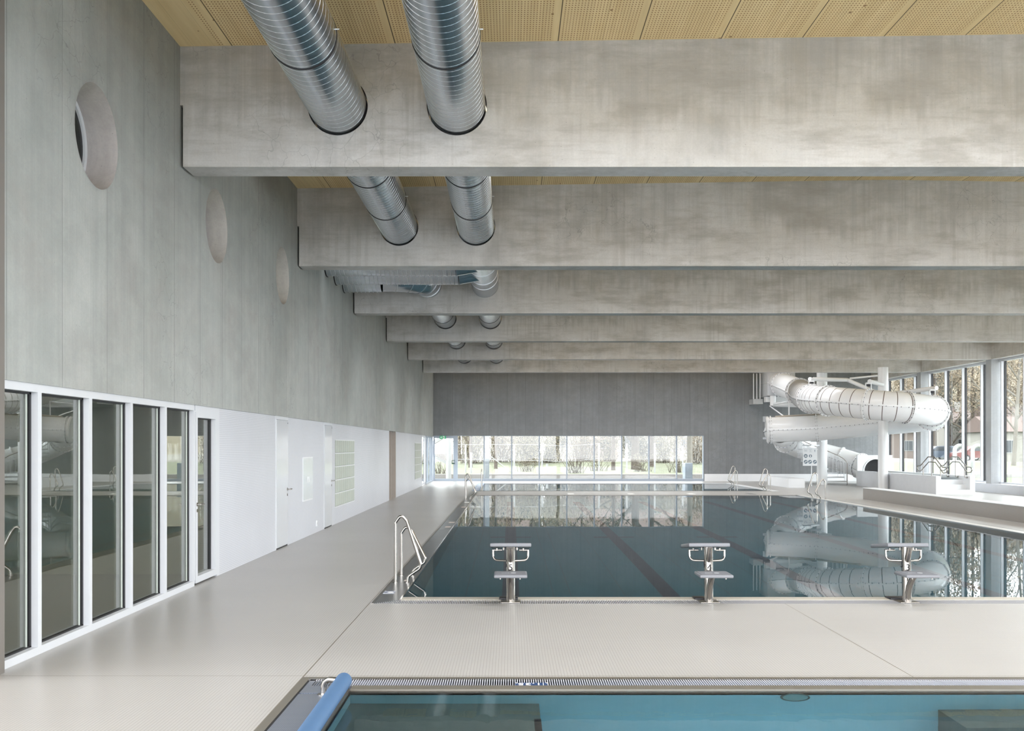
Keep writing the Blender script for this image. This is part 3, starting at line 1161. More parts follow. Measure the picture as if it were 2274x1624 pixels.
# left gutter of the main pool, plates with joints and small marker plates
g = thing('gutter_cover', 'dark steel gutter cover along the left side of the main pool', 'gutter', (-1.45, 24, 0))
bm = B()
ys = [11.64, 13.1, 15.9, 18.7, 21.5, 24.3, 27.1, 29.9, 32.7, 34.7, 37.0]
for a, b in zip(ys, ys[1:]):
    box(bm, -1.575, -1.31, a + 0.008, b - 0.008, -0.10, 0.001)
emit('plate', bm, M['gutter'], g)
bm = B()
prism(bm, [(-1.575, 11.39, -0.02), (-1.575, 11.65, -0.02), (-1.29, 11.65, -0.02)], (0, 0, 0.022))
emit('corner_plate', bm, M['gutter'], g)
bm = B()
box(bm, -1.31, -1.288, 11.64, 37.0, -0.10, 0.006)
emit('edge', bm, M['steel'], g)
bm = B()
box(bm, -1.605, -1.575, 11.385, 37.0, -0.10, 0.004)
emit('rim', bm, M['satin'], g)
def marker(label, x, y, wx, wy, mat):
    bm = B()
    box(bm, x - wx / 2, x + wx / 2, y - wy / 2, y + wy / 2, 0.0005, 0.004)
    return tag(emit('marker_plate', bm, mat, None, False), label, 'marker', 'marker plates on the left gutter')
pinkish = plain('pale_marker', (0.55, 0.48, 0.44), 0.5)
marker('pale marker plate beside the nearest pool ladder', -1.40, 13.35, 0.06, 0.10, pinkish)
marker('pale marker plate, nearer of the pair halfway along the gutter', -1.41, 22.3, 0.12, 0.28, pinkish)
marker('pale marker plate, farther of the pair halfway along the gutter', -1.40, 23.6, 0.13, 0.28, pinkish)
marker('pale marker plate near the far pool ladder', -1.40, 29.6, 0.14, 0.35, pinkish)
marker('white marker plate just before the far pool ladder', -1.42, 32.2, 0.16, 0.4, M['lettering'])
# depth plate near the corner
t = thing('depth_sign', 'worn square depth sign on the dark gutter corner near the ladder', 'sign', (-1.505, 12.24, 0.002))
bm = B()
box(bm, -1.57, -1.43, 12.14, 12.36, 0.0012, 0.004)
emit('plate', bm, plain('worn_blue', (0.24, 0.26, 0.33), 0.4), t)
for x, y in ((-1.565, 12.15), (-1.45, 12.15), (-1.565, 12.33), (-1.45, 12.33)):
    bm = B()
    box(bm, x, x + 0.018, y, y + 0.02, 0.004, 0.005)
    emit('frame_mark', bm, M['lettering'], t)
bm = B()
box(bm, -1.56, -1.44, 12.143, 12.1485, 0.004, 0.005)
emit('frame_mark', bm, M['lettering'], t)
bm = B()
disc(bm, (-1.485, 12.25, 0.0045), 0.04, (0, 0, 1), 0.001, 20)
emit('lettering', bm, M['lettering'], t)

# right gutter of the main pool, left gutter of the far pool
g = thing('gutter_cover', 'steel gutter along the right side of the main pool by the walkway', 'gutter', (10.8, 24, 0))
bm = B()
box(bm, 10.675, 10.95, 11.64, 37.0, -0.10, 0.0)
emit('plate', bm, plain('pale_gutter', (0.55, 0.54, 0.52), 0.4), g)
bm = B()
box(bm, 10.65, 10.675, 11.85, 37.0, -0.10, 0.004)
emit('edge', bm, M['gutter'], g)
bm = B()
box(bm, 10.95, 10.98, 11.4, 37.0, -0.10, 0.003)
emit('rim', bm, M['gutter'], g)
g = thing('gutter_cover', 'blue grey grating beside the left edge of the far pool', 'gutter', (-1.45, 45, 0))
bm = B()
box(bm, -1.6, -1.3, 40.45, 49.3, -0.10, 0.001)
emit('plate', bm, plain('blue_grating', (0.25, 0.31, 0.42), 0.45), g)
for y in (42.0, 43.6, 45.2, 46.8):
    bm = B()
    box(bm, -1.52, -1.36, y, y + 0.25, 0.0, 0.004)
    emit('marker', bm, M['lettering'], g)
g = thing('gutter_cover', 'pale gutter along the right edge of the far pool', 'gutter', (10.8, 45, 0))
bm = B()
box(bm, 10.65, 10.98, 40.45, 49.35, -0.10, 0.001)
emit('plate', bm, M['white'], g)
g = thing('gutter_cover', 'dark gutter plates ahead of the crosswalk strip at the left', 'gutter', (-1.45, 38.7, 0))
bm = B()
box(bm, -1.6, -1.3, 37.0, 40.45, -0.10, 0.001)
emit('plate', bm, M['gutter'], g)
# small white plates on the crosswalk strip
for k, (x, lab) in enumerate(((2.3, 'leftmost flat white plate set in the crosswalk strip'), (4.6, 'middle flat white plate set in the crosswalk strip'), (6.9, 'flat white plate in the crosswalk strip, third from the left'), (9.2, 'flat dark plate in the crosswalk strip, rightmost of the row'))):
    bm = B()
    box(bm, x - 0.12, x + 0.12, 37.6, 38.3, 0.0005, 0.006)
    tag(emit('floor_plate', bm, M['lettering'] if k < 3 else M['gutter'], None, False), lab, 'plate', 'plates in the crosswalk strip')

# teaching pool left gutter: perforated covers
g = thing('gutter_cover', 'perforated blue grey gutter covers at the left corner of the teaching pool', 'gutter', (-1.4, 5, 0))
for a, b in ((1.0, 4.4), (4.42, 7.215), (7.245, 7.62)):
    bm = B()
    box(bm, -1.545, -1.215, a, b, -0.05, 0.001)
    emit('perforated_plate', bm, M['perf'], g)
bm = B()
box(bm, -1.62, -1.56, 1.0, 7.66, -0.12, 0.004)
emit('kerb', bm, M['taupe'], g)
bm = B()
box(bm, -1.56, -1.545, 1.0, 7.66, -0.12, 0.002)
emit('gap', bm, M['gasket'], g)
bm = B()
box(bm, -1.215, -1.19, 1.0, 7.347, -0.12, 0.004)
emit('edge', bm, M['satin'], g)

# depth sign "1,35" lying on the teaching pool grate, readable from the far side
t = thing('depth_sign', 'dark blue 1,35 depth sign on the teaching pool grate', 'sign', (0.16, 7.50, 0.002))
bm = B()
box(bm, 0.035, 0.285, 7.463, 7.545, 0.0015, 0.004)
emit('plate', bm, M['navy'], t)
rot = Matrix.Translation((0.155, 7.503, 0.0045)) @ Matrix.Rotation(PI, 4, 'Z')
text_mesh('lettering', '1,35', 0.088, M['lettering'], t, rot @ Matrix.Translation((0.01, 0, 0)) @ Matrix.Diagonal((1.25, 1, 1, 1)), 0.0005)
for x0, x1, y0, y1 in ((0.037, 0.052, 7.53, 7.542), (0.268, 0.2795, 7.53, 7.542), (0.245, 0.250, 7.465, 7.543), (0.280, 0.285, 7.465, 7.543)):
    bm = B()
    box(bm, x0, x1, y0, y1, 0.004, 0.005)
    emit('frame_mark', bm, M['lettering'], t)

# blue padded handrail by the teaching pool
t = thing('pool_handrail', 'bent steel rail with a blue foam sleeve at the teaching pool corner', 'handrail', (-1.36, 7.2, 0))
bm = B()
sweep(bm, rounded([(-1.36, 7.20, -0.02), (-1.36, 7.20, 0.115), (-1.20, 7.12, 0.118), (-1.20, 4.6, 0.10), (-1.36, 4.5, 0.10), (-1.36, 4.5, -0.02)], [0, 0.09, 0.05, 0.05, 0.06, 0], 8), 0.021, 16)
r_ = emit('rail', bm, M['steel'], t)
for y in (7.20, 4.5):
    bm = B()
    disc(bm, (-1.36, y, 0.003), 0.045, (0, 0, 1), 0.006)
    emit('foot_plate', bm, M['steel'], t)
bm = B()
sweep(bm, [(-1.20, 7.13, 0.118), (-1.20, 4.75, 0.10)], 0.058, 28)
emit('foam_sleeve', bm, M['blue'], t)


# ---------------------------------------------------------------- pool ladders
def ladder(label, side, xb, y, gap=0.70, toward=1, group='pool ladders', axis='x', sc=1.0, short=1):
    """two bent rails; side=+1 means the water lies towards +X"""
    t = thing('pool_ladder', label, 'ladder', (xb, y, 0), group)
    prof = [(0, -0.05), (0, 0.80), (0.075, 0.905), (0.15, 0.82), (0.335, 0.25), (0.325, 0.19), (0.17, 0.085), (0.15, -0.05)]
    rads = [0, 0.05, 0.055, 0.06, 0.05, 0.05, 0.06, 0]
    for k in (0, 1):
        bm = B()
        pts = []
        for u, z in prof:
            if k == short and z > 0.5:
                z -= 0.20
            u *= side * sc
            pts.append((xb + u, y + gap * k * toward, z) if axis == 'x' else (xb + gap * k * toward, y + u, z))
        sweep(bm, rounded(pts, rads, 7), 0.020, 14)
        rl = emit('rail', bm, M['steel'], t)
        for u in (0, 0.15):
            bm = B()
            u *= side * sc
            c = (xb + u, y + gap * k * toward, 0.004) if axis == 'x' else (xb + gap * k * toward, y + u, 0.004)
            disc(bm, c, 0.036, (0, 0, 1), 0.008)
            emit('foot_plate', bm, M['steel'], rl)
    return t


ladder('large bent steel pool ladder at the near left corner of the main pool', 1, -1.527, 13.13)
ladder('distant steel pool ladder at the far left corner of the main pool', 1, -1.555, 34.0)
ladder('twin steel ladder rails on the right edge of the main pool', -1, 10.86, 34.2, 0.9, short=0)
ladder('steel ladder at the near right corner of the far pool, left of the white block', -1, 10.80, 41.2, 0.5, group='pool ladders', short=0)
ladder('steel ladder on the right of the far pool beyond the crosswalk, left of another ladder', -1, 10.80, 47.2, 0.5, short=0)
# single rail at the near left edge of the far pool
t = thing('pool_ladder', 'thin upright steel rail seen edge-on at the left end of the far pool', 'ladder', (-1.19, 40.5, 0))
bm = B()
sweep(bm, rounded([(-1.19, 40.53, -0.02), (-1.19, 40.53, 0.80), (-1.19, 40.62, 0.91), (-1.19, 40.72, 0.80), (-1.19, 41.0, 0.25), (-1.19, 40.72, 0.02), (-1.19, 40.72, -0.3)], 0.06, 6), 0.022, 12)
emit('rail', bm, M['steel'], t)
bm = B()
disc(bm, (-1.19, 40.53, 0.008), 0.035, (0, 0, 1), 0.008)
emit('foot_plate', bm, M['steel'], t)


# ---------------------------------------------------------------- starting blocks
def starting_block(x, num, label):
    yb = 11.50
    t = thing('starting_block', label, 'starting block', (x, yb, 0.0), 'starting blocks')
    bm = B()
    sweep(bm, [(x, yb, 0.0), (x, yb + 0.03, 0.645)], 0.052, 28)
    post = emit('post', bm, M['steel'], t)
    bm = B()
    box(bm, x - 0.11, x + 0.11, yb - 0.10, yb + 0.12, 0.0, 0.010, 0.003)
    emit('base_plate', bm, M['satin'], t)
    # black rubber block behind the post
    bm = B()
    box(bm, x - 0.135, x + 0.085, yb + 0.135, yb + 0.33, 0.004, 0.022, 0.004)
    emit('rubber_pad', bm, M['rubber'], t)
    # upper platform, tilted down to the water
    ang = math.radians(7)
    def plat(bm, w, d, th, cx, cyy, cz, tilt, bev=0.012):
        b2 = B()
        box(b2, -w / 2, w / 2, -d / 2, d / 2, -th / 2, th / 2, bev)
        bmesh.ops.transform(b2, matrix=Matrix.Translation((cx, cyy, cz)) @ Matrix.Rotation(-tilt, 4, 'X'), verts=b2.verts[:])
        me = bpy.data.meshes.new('tmp')
        b2.to_mesh(me)
        b2.free()
        bm.from_mesh(me)
        bpy.data.meshes.remove(me)
    bm = B()
    plat(bm, 0.478, 0.56, 0.044, x, yb + 0.235, 0.632, ang)
    pl = emit('platform', bm, M['plastic'], t)
    bm = B()
    plat(bm, 0.43, 0.50, 0.006, x, yb + 0.237, 0.653, ang, 0.0)
    emit('grip_surface', bm, plain('grip_grey', (0.12, 0.125, 0.14), 0.7, var=0.15, vscale=120, bump=0.003), pl)
    # lower step on the deck side
    bm = B()
    plat(bm, 0.372, 0.37, 0.034, x, yb - 0.275, 0.353, 0.0, 0.010)
    st = emit('step', bm, M['plastic'], t)
    bm = B()
    plat(bm, 0.335, 0.33, 0.004, x, yb - 0.275, 0.371, 0.0, 0.0)
    gs = emit('grip_surface', bm, plain('grip_grey', (0.13, 0.135, 0.15), 0.7, var=0.15, vscale=120, bump=0.003), st)
    bm = B()
    disc(bm, (x + 0.03, yb - 0.29, 0.3735), 0.030, (0, 0, 1), 0.002, 20)
    for k in range(5):
        box(bm, x - 0.10 + 0.018 * k, x - 0.09 + 0.018 * k, yb - 0.30, yb - 0.28, 0.373, 0.3745)
    emit('emblem', bm, plain('pale_print', (0.36, 0.37, 0.39), 0.5), st)
    for dx in (-0.115, 0.105):
        for cc, rr, hh in (((x + dx, yb - 0.435, 0.332), 0.008, 0.022), ((x + dx * 0.7, yb + 0.0, 0.618), 0.011, 0.03), ((x + dx * 1.4, yb + 0.10, 0.600), 0.011, 0.03)):
            bm = B()
            disc(bm, cc, rr, (0, 0, 1), hh, 10)
            emit('bolt', bm, M['steel'], t)
    # curved struts: one under the step, one from the post up to the front of the platform
    bm = B()
    pts = [Vector((x, yb - 0.02, 0.01)), Vector((x, yb - 0.035, 0.10)), Vector((x, yb - 0.07, 0.19)), Vector((x, yb - 0.14, 0.28)), Vector((x, yb - 0.22, 0.338))]
    sweep(bm, pts, 0.036, 18)
    emit('step_strut', bm, M['steel'], t)
    bm = B()
    pts = [Vector((x, yb - 0.015, 0.44)), Vector((x, yb - 0.04, 0.52)), Vector((x, yb - 0.06, 0.58)), Vector((x, yb - 0.03, 0.64))]
    sweep(bm, [Vector((x, yb + 0.012, 0.455)), Vector((x, yb - 0.030, 0.525)), Vector((x, yb - 0.06, 0.59)), Vector((x, yb - 0.075, 0.64))], 0.033, 18)
    emit('platform_strut', bm, M['steel'], t)
    # grab handles left and right
    for s in (-1, 1):
        bm = B()
        sweep(bm, rounded([(x + s * 0.10, yb + 0.11, 0.592), (x + s * 0.215, yb + 0.11, 0.592)], 0.01), 0.013, 12)
        sweep(bm, rounded([(x + s * 0.205, yb + 0.11, 0.592), (x + s * 0.205, yb + 0.10, 0.475), (x + s * 0.03, yb + 0.02, 0.475)], [0, 0.075, 0], 8), 0.0125, 14)
        emit('grab_handle', bm, M['steel'], t)
    # number facing the deck, wrapped a little round the post
    m = Matrix.Translation((x + 0.0, yb - 0.0405, 0.402)) @ Matrix.Rotation(PI / 2, 4, 'X')
    o = text_mesh('number', num, 0.105, M['ink'], t, m, 0.0012)
    for v in o.data.vertices:
        lx = v.co.x
        v.co.y = 0.015 - math.sqrt(max(0.0535 ** 2 - min(abs(lx), 0.053) ** 2, 0))
    m2 = Matrix.Translation((x - 0.053, yb + 0.02, 0.435)) @ Matrix.Rotation(-PI / 2, 4, 'Z') @ Matrix.Rotation(PI / 2, 4, 'X')
    text_mesh('number', num, 0.12, M['ink'], t, m2, 0.002)


starting_block(0.0, '5', 'steel starting block numbered 5, leftmost, near the left pool corner')
starting_block(2.30, '4', 'steel starting block numbered 4, middle of the row')
starting_block(4.60, '3', 'steel starting block numbered 3, rightmost in view, in front of the slide reflection')


# ---------------------------------------------------------------- ventilation ducts
def helix(bm, x, z, y0, y1, r, pitch=0.137, seg=36, w=0.005):
    n = int((y1 - y0) / pitch * seg)
    pts = [(x + math.cos(2 * PI * k / seg) * r, y0 + pitch * k / seg, z + math.sin(2 * PI * k / seg) * r) for k in range(n)]
    ra = []
    for k, p in enumerate(pts):
        a = 2 * PI * k / seg
        rad = Vector((math.cos(a), 0, math.sin(a)))
        pv = Vector(p)
        ra.append([bm.verts.new(pv + Vector((0, -w, 0)) - rad * 0.002), bm.verts.new(pv + rad * 0.0035), bm.verts.new(pv + Vector((0, w, 0)) - rad * 0.002)])
    for a, b in zip(ra, ra[1:]):
        for k in range(2):
            bm.faces.new((a[k], a[k + 1], b[k + 1], b[k]))


DR = 0.350


def duct(label, x, y0, y1, rings, elbow=None, ridge=(0, 0)):
    t = thing('ventilation_duct', label, 'duct', (x, (y0 + y1) / 2, DZ - DR), 'galvanised ventilation ducts')
    bm = B()
    k = max(2, int((y1 - y0) / 2))
    sweep(bm, [(x, y0 + (y1 - y0) * i / k, DZ) for i in range(k + 1)], DR, 56)
    tube = emit('tube', bm, M['zinc'], t)
    if ridge[1] > ridge[0]:
        bm = B()
        helix(bm, x, DZ, ridge[0], ridge[1], DR)
        emit('spiral_seam', bm, M['zincpale'], tube)
    for y in rings:
        bm = B()
        annulus(bm, Vector((x, y, DZ)), Vector((0, 1, 0)), Vector((1, 0, 0)), Vector((0, 0, 1)), DR - 0.01, DR + 0.008, 0.016, 56)
        cp = emit('coupling', bm, M['gasket'], t)
        bm = B()
        rod(bm, (x + DR - 0.02, y - 0.03, DZ + 0.05), (x + DR + 0.035, y - 0.03, DZ + 0.05), 0.008, 8)
        emit('clamp', bm, M['zincpale'], cp)
    return t


RNG = [10.15, 14.8, 16.9]
dR = duct('long right ventilation duct running through all the beams', DXR, -2.0, 48.5, RNG + [31.0, 37.9, 44.6], ridge=(4.5, 21.5))
dL = duct('front left ventilation duct over the portholes, through the two nearest beams', DXL, -2.0, 20.2, RNG, ridge=(4.5, 18.9))
bm = B()
sweep(bm, rounded([(DXL, 20.15, DZ), (DXL, 20.75, DZ), (XL + 0.05, 20.75, DZ)], 0.42, 8), DR - 0.002, 40)
emit('elbow', bm, M['zinc'], dL)
dM = duct('rear left ventilation duct, from the bend behind the second beam backwards', DXL, 25.3, 48.5, [31.0, 37.9, 44.6])
# bend of the rear left duct to the wall, mitred segments
YC = 24.25
ctr = Vector((DXL - 0.62, YC + 1.05, DZ))
bm = B()
elb = [(XL - 0.02, YC, DZ - 0.05), (DXL - 1.1, YC, DZ - 0.05)]
sweep(bm, [(XL - 0.02, YC, DZ - 0.04), (-3.15, YC, DZ - 0.04)], 0.39, 48)
emit('branch', bm, M['zinc'], dM)
arc = [Vector((-3.15, YC, DZ - 0.04))]
R_ = 1.0
for k in range(6):
    a = (PI / 2) * k / 5
    arc.append(Vector((DXL - R_ + R_ * math.sin(a), YC + R_ * (1 - math.cos(a)), DZ - 0.03)))
arc.append(Vector((DXL, 25.75, DZ)))
bm = B()
sweep(bm, arc, [0.39, 0.385, 0.38, 0.375, 0.37, 0.365, 0.36, 0.355], 48)
el = emit('elbow', bm, M['zinc'], dM)
for f in el.data.polygons:
    f.use_smooth = True
bm = B()
for (p, tt, s, nn), rr in list(zip(frames(arc), [0.39, 0.385, 0.38, 0.375, 0.37, 0.365, 0.36, 0.355]))[:-1]:
    annulus(bm, p, tt, s, nn, rr - 0.01, rr + 0.006, 0.014, 48)
emit('mitre_seam', bm, M['zincpale'], dM)


def branch(label, yc, xe):
    t = thing('branch_duct', label, 'duct', ((XL + xe) / 2, yc, DZ - 0.45), 'branch ducts to the wall')
    zc, r = DZ - 0.04, 0.39
    bm = B()
    sweep(bm, [(XL + 0.002, yc, zc), (xe - 0.55, yc, zc)], r, 48)
    tb = emit('tube', bm, M['zinc'], t)
    bm = B()
    sweep(bm, [(xe - 0.55, yc, zc), (xe - 0.05, yc, zc + 0.04)], [r, DR - 0.01], 48)
    emit('saddle', bm, M['zinc'], t)
    bm = B()
    x = XL + 0.03
    while x < xe - 0.6:
        annulus(bm, Vector((x, yc, zc)), Vector((1, 0, 0.08)).normalized(), Vector((0, 1, 0)), Vector((0, 0, 1)), r - 0.01, r + 0.006, 0.010, 48)
        x += 0.098
    emit('spiral_seam', bm, M['zincpale'], tb)
    bm = B()
    annulus(bm, Vector((XL + 0.012, yc, zc)), Vector((1, 0, 0)), Vector((0, 1, 0)), Vector((0, 0, 1)), r - 0.01, r + 0.022, 0.02, 48)
    emit('wall_collar', bm, M['gasket'], t)


branch('nearer branch duct from the right duct to the left wall', 21.95, DXR)
branch('farther branch duct from the right duct to the left wall, above the duct bend', 23.1, DXR)
bm = B()
x = XL + 0.03
while x < -3.2:
    annulus(bm, Vector((x, YC, DZ - 0.04)), Vector((1, 0, 0.08)).normalized(), Vector((0, 1, 0)), Vector((0, 0, 1)), 0.38, 0.396, 0.010, 48)
    x += 0.098
emit('spiral_seam', bm, M['zincpale'], dM)
bm = B()
annulus(bm, Vector((XL + 0.012, YC, DZ - 0.04)), Vector((1, 0, 0)), Vector((0, 1, 0)), Vector((0, 0, 1)), 0.38, 0.412, 0.02, 48)
emit('wall_collar', bm, M['gasket'], dM)
# saddles wrapped round the right duct where the branches meet it
bm = B()
for y in (21.4, 22.5, 23.65, 24.4):
    annulus(bm, Vector((DXR, y, DZ)), Vector((0, 1, 0)), Vector((1, 0, 0)), Vector((0, 0, 1)), DR - 0.01, DR + 0.007, 0.018, 56)
emit('mitre_seam', bm, M['zincpale'], dR)
# black gaps round the ducts in the beams are real: the holes are wider than the ducts

# grey conduit under the ceiling at the top left
t = thing('ceiling_tube', 'short grey tube under the ceiling left of the left duct', 'pipe', (-2.88, 9.5, 6.55))
bm = B()
sweep(bm, [(-2.88, 6.0, 6.62), (-2.88, 10.35, 6.62)], 0.05, 16)
emit('tube', bm, M['greyframe'], t)
for y in (10.0, 7.0):
    bm = B()
    rod(bm, (-2.88, y, 6.64), (-2.88, y, roof_z(-2.88) + 0.01), 0.012)
    emit('hanger', bm, M['greyframe'], t)

# ---------------------------------------------------------------- right side: seat wall, paddling pool, block
t = thing('seat_wall', 'long low tiled seat wall along the right walkway', 'bench', (12.3, 20, 0))
bm = B()
box(bm, 12.13, 12.52, -3.0, 34.1, 0, 0.385)
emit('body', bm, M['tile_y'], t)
bm = B()
box(bm, 12.12, 12.53, -3.0, 34.11, 0.385, 0.402)
emit('coping', bm, M['white'], t)
bm = B()
pts = [(13.0, 26.9), (14.2, 28.4), (16.2, 29.6), (18.0, 30.0), (18.9, 30.0), (18.9, 4), (13.0, 4)]
prism(bm, [(x, y, 0.001) for x, y in pts], (0, 0, 0.006))
tag(emit('water', bm, water('water_paddling', (0.93, 0.98, 0.99), 0.002, 3), None, False), 'shallow paddling pool water behind the seat wall at the right', 'water', None, 'stuff')

bm = B()
box(bm, 12.2, 12.92, 43.5, 47.0, 0, 0.41, 0.01)
tag(emit('bench_block', bm, M['white'], None, False), 'white box bench on the deck below the slide', 'bench')

# ---------------------------------------------------------------- landing basin of the slide
LX0, LX1, LY0, LY1, LZ = 16.1, 17.58, 37.5, 46.0, 0.70
t = thing('landing_basin', 'white walled landing basin with stairs at the slide end', 'basin', (16.85, 41.7, 0))
bm = B()
box(bm, LX0, LX0 + 0.18, LY0, LY1, 0, LZ)
emit('side_wall', bm, plain('basin_grey', (0.60, 0.61, 0.635), 0.35), t)
bm = B()
box(bm, LX1 - 0.19, LX1, LY0, LY1, 0, LZ)
emit('side_wall', bm, M['white'], t)
bm = B()
box(bm, LX0 + 0.18, LX1 - 0.19, LY0, LY0 + 0.3, 0, 0.18)
box(bm, LX0 + 0.0, LX0 + 0.19, LY0 - 0.004, LY0, 0, LZ)
emit('front_step', bm, M['white'], t)
for k, z in enumerate((0.36, 0.54)):
    bm = B()
    box(bm, LX0 + 0.18, LX1 - 0.19, LY0 + 0.3 + 0.3 * k, LY0 + 0.6 + 0.3 * k, 0, z)
    emit('stair_tread', bm, M['white'], t)
bm = B()
box(bm, LX0 + 0.18, LX1 - 0.19, LY0 + 0.9, LY1, 0, 0.50)
emit('bottom', bm, M['white'], t)
bm = B()
box(bm, LX0, LX1 + 0.15, LY1, LY1 + 0.14, 0, 1.42)
hs = emit('end_panel', bm, M['gfk'], t)
cb = B()
sweep(cb, [(16.95, LY1 - 0.2, 0.70), (16.95, LY1 + 0.4, 0.70)], 0.53, 48)
cut(hs, cb)
bm = B()
annulus(bm, Vector((16.95, LY1 - 0.01, 0.70)), Vector((0, 1, 0)), Vector((1, 0, 0)), Vector((0, 0, 1)), 0.53, 0.585, 0.05, 48)
emit('arch_rim', bm, M['white'], hs)
bm = B()
v = [bm.verts.new(p) for p in ((LX0 + 0.18, LY0 + 0.9, 0.62), (LX1 - 0.19, LY0 + 0.9, 0.62), (LX1 - 0.19, LY1, 0.62), (LX0 + 0.18, LY1, 0.62))]
bm.faces.new(v)
emit('basin_water', bm, M['water'], t, False)


def stair_rail(label, x, y, side):
    t = thing('stair_handrail', label, 'handrail', (x, y, LZ), 'handrails at the landing basin stairs')
    # y runs away from the camera; profile along y
    top = [(-1.25, 0.30), (-0.95, 0.34), (-0.25, 0.715), (0.35, 0.715), (1.05, 0.36), (1.32, 0.355)]
    low = [(-1.02, 0.12), (-0.32, 0.52), (0.28, 0.52), (1.0, 0.13)]
    bm = B()
    sweep(bm, rounded([(x, y + low[0][0], LZ + low[0][1]), (x, y - 1.28, LZ + 0.15)] [::-1] + [(x, y + a, LZ + b) for a, b in low[1:-1]] + [(x, y + 1.0, LZ + 0.16), (x, y + 1.24, LZ + 0.17)], 0.05, 5), 0.019, 10)
    sweep(bm, rounded([(x, y - 1.28, LZ + 0.15), (x, y - 1.40, LZ + 0.26), (x, y - 1.25, LZ + 0.34)] + [(x, y + a, LZ + b) for a, b in top[1:]] + [(x, y + 1.40, LZ + 0.27), (x, y + 1.24, LZ + 0.17)], 0.05, 5), 0.021, 10)
    emit('rail', bm, M['satin'], t)
    for dy, h in ((-0.78, 0.43), (0.0, 0.715), (0.80, 0.48)):
        bm = B()
        if side > 0:
            sweep(bm, rounded([(x, y + dy, LZ + h), (x, y + dy, LZ - 0.06), (x + 0.10, y + dy, LZ - 0.06)], 0.04, 5), 0.019, 10)
            disc(bm, (x + 0.085, y + dy, LZ - 0.06), 0.035, (1, 0, 0), 0.012)
        else:
            rod(bm, (x, y + dy, LZ), (x, y + dy, LZ + h), 0.019, 10)
            disc(bm, (x, y + dy, LZ + 0.004), 0.035, (0, 0, 1), 0.008)
        emit('post', bm, M['satin'], t)


stair_rail('steel stair handrail on the left wall of the landing basin', LX0 + 0.08, 38.06, -1)
stair_rail('steel stair handrail on the right wall of the landing basin', LX1 - 0.29, 38.5, 1)

# ---------------------------------------------------------------- water slide
CP = [(13.72, 51.2, 5.13), (13.66, 49.6, 4.91), (13.45, 46.2, 4.39), (12.92, 43.6, 4.05), (12.66, 41.7, 3.83), (12.78, 39.9, 3.66), (13.85, 38.45, 3.45),
      (15.2, 38.0, 3.31), (16.55, 38.85, 3.21), (17.3, 40.7, 3.09), (17.42, 41.9, 3.03), (17.1, 43.05, 2.97), (16.35, 43.65, 2.90),
      (15.1, 44.25, 2.77), (13.83, 44.75, 2.66), (12.75, 45.05, 2.61), (11.87, 45.25, 2.585), (11.73, 45.28, 2.58), (12.30, 45.35, 2.56), (12.42, 46.2, 2.50), (13.05, 47.35, 2.36), (13.45, 48.3, 2.12), (14.5, 49.35, 1.78),
      (15.5, 49.6, 1.45), (16.4, 49.3, 1.18), (17.15, 48.55, 0.87), (17.2, 47.6, 0.74), (16.98, 46.7, 0.71), (16.95, 46.14, 0.70)]
CP = [Vector(p) for p in CP]


def catmull(ps, sub=12):
    out, knots = [], []
    for i in range(len(ps) - 1):
        p0, p1, p2, p3 = ps[max(i - 1, 0)], ps[i], ps[i + 1], ps[min(i + 2, len(ps) - 1)]
        knots.append(len(out))
        for k in range(sub):
            t = k / sub
            out.append(0.5 * ((2 * p1) + (p2 - p0) * t + (2 * p0 - 5 * p1 + 4 * p2 - p3) * t * t + (3 * p1 - p0 - 3 * p2 + p3) * t ** 3))
    knots.append(len(out))
    out.append(ps[-1])
    return out, knots


_pa, _ka = catmull(CP[:18])
_pb, _kb = catmull(CP[18:])
PATH = _pa + _pb
KN = _ka + [k + len(_pa) for k in _kb]
FRM = frames(_pa, (0, 0, 1)) + frames(_pb, (0, 0, 1))
TR = 0.575
slide = thing('water_slide', 'big white spiral tube slide coiled beside the right windows', 'water slide', (15.0, 44.5, 0))
FL = [1, 2, 4, 5, 6, 7, 8, 9, 12, 14, 16, 20, 21, 24, 25]          # control points that carry a flange
cuts = [0, 1, 2, 4, 5, 6, 7, 8, 9, 12, 14, 16, 17, 18, 20, 21, 24, 25, len(CP) - 1]


def seg_tube(bm, i0, i1, r, n=40, inner=True):
    for rr, flip in ((r, False), (r - 0.02, True)) if inner else ((r, False),):
        rings = []
        for i in range(i0, i1 + 1):
            p, t, s, nn = FRM[i]
            rings.append([bm.verts.new(p + s * (math.cos(2 * PI * k / n) * rr) + nn * (math.sin(2 * PI * k / n) * rr)) for k in range(n)])
        for a, b in zip(rings, rings[1:]):
            for k in range(n):
                bm.faces.new((a[k], a[(k + 1) % n], b[(k + 1) % n], b[k]))


def at_len(i0, i1, step):
    """(point, tangent, side, normal) every `step` metres between two path samples"""
    out, acc = [], step * 0.5
    for i in range(i0, i1):
        a, b = FRM[i], FRM[i + 1]
        d = (b[0] - a[0]).length
        while acc < d:
            u = acc / d
            out.append((a[0].lerp(b[0], u), a[1].lerp(b[1], u).normalized(), a[2].lerp(b[2], u).normalized(), a[3].lerp(b[3], u).normalized()))
            acc += step
        acc -= d
    return out


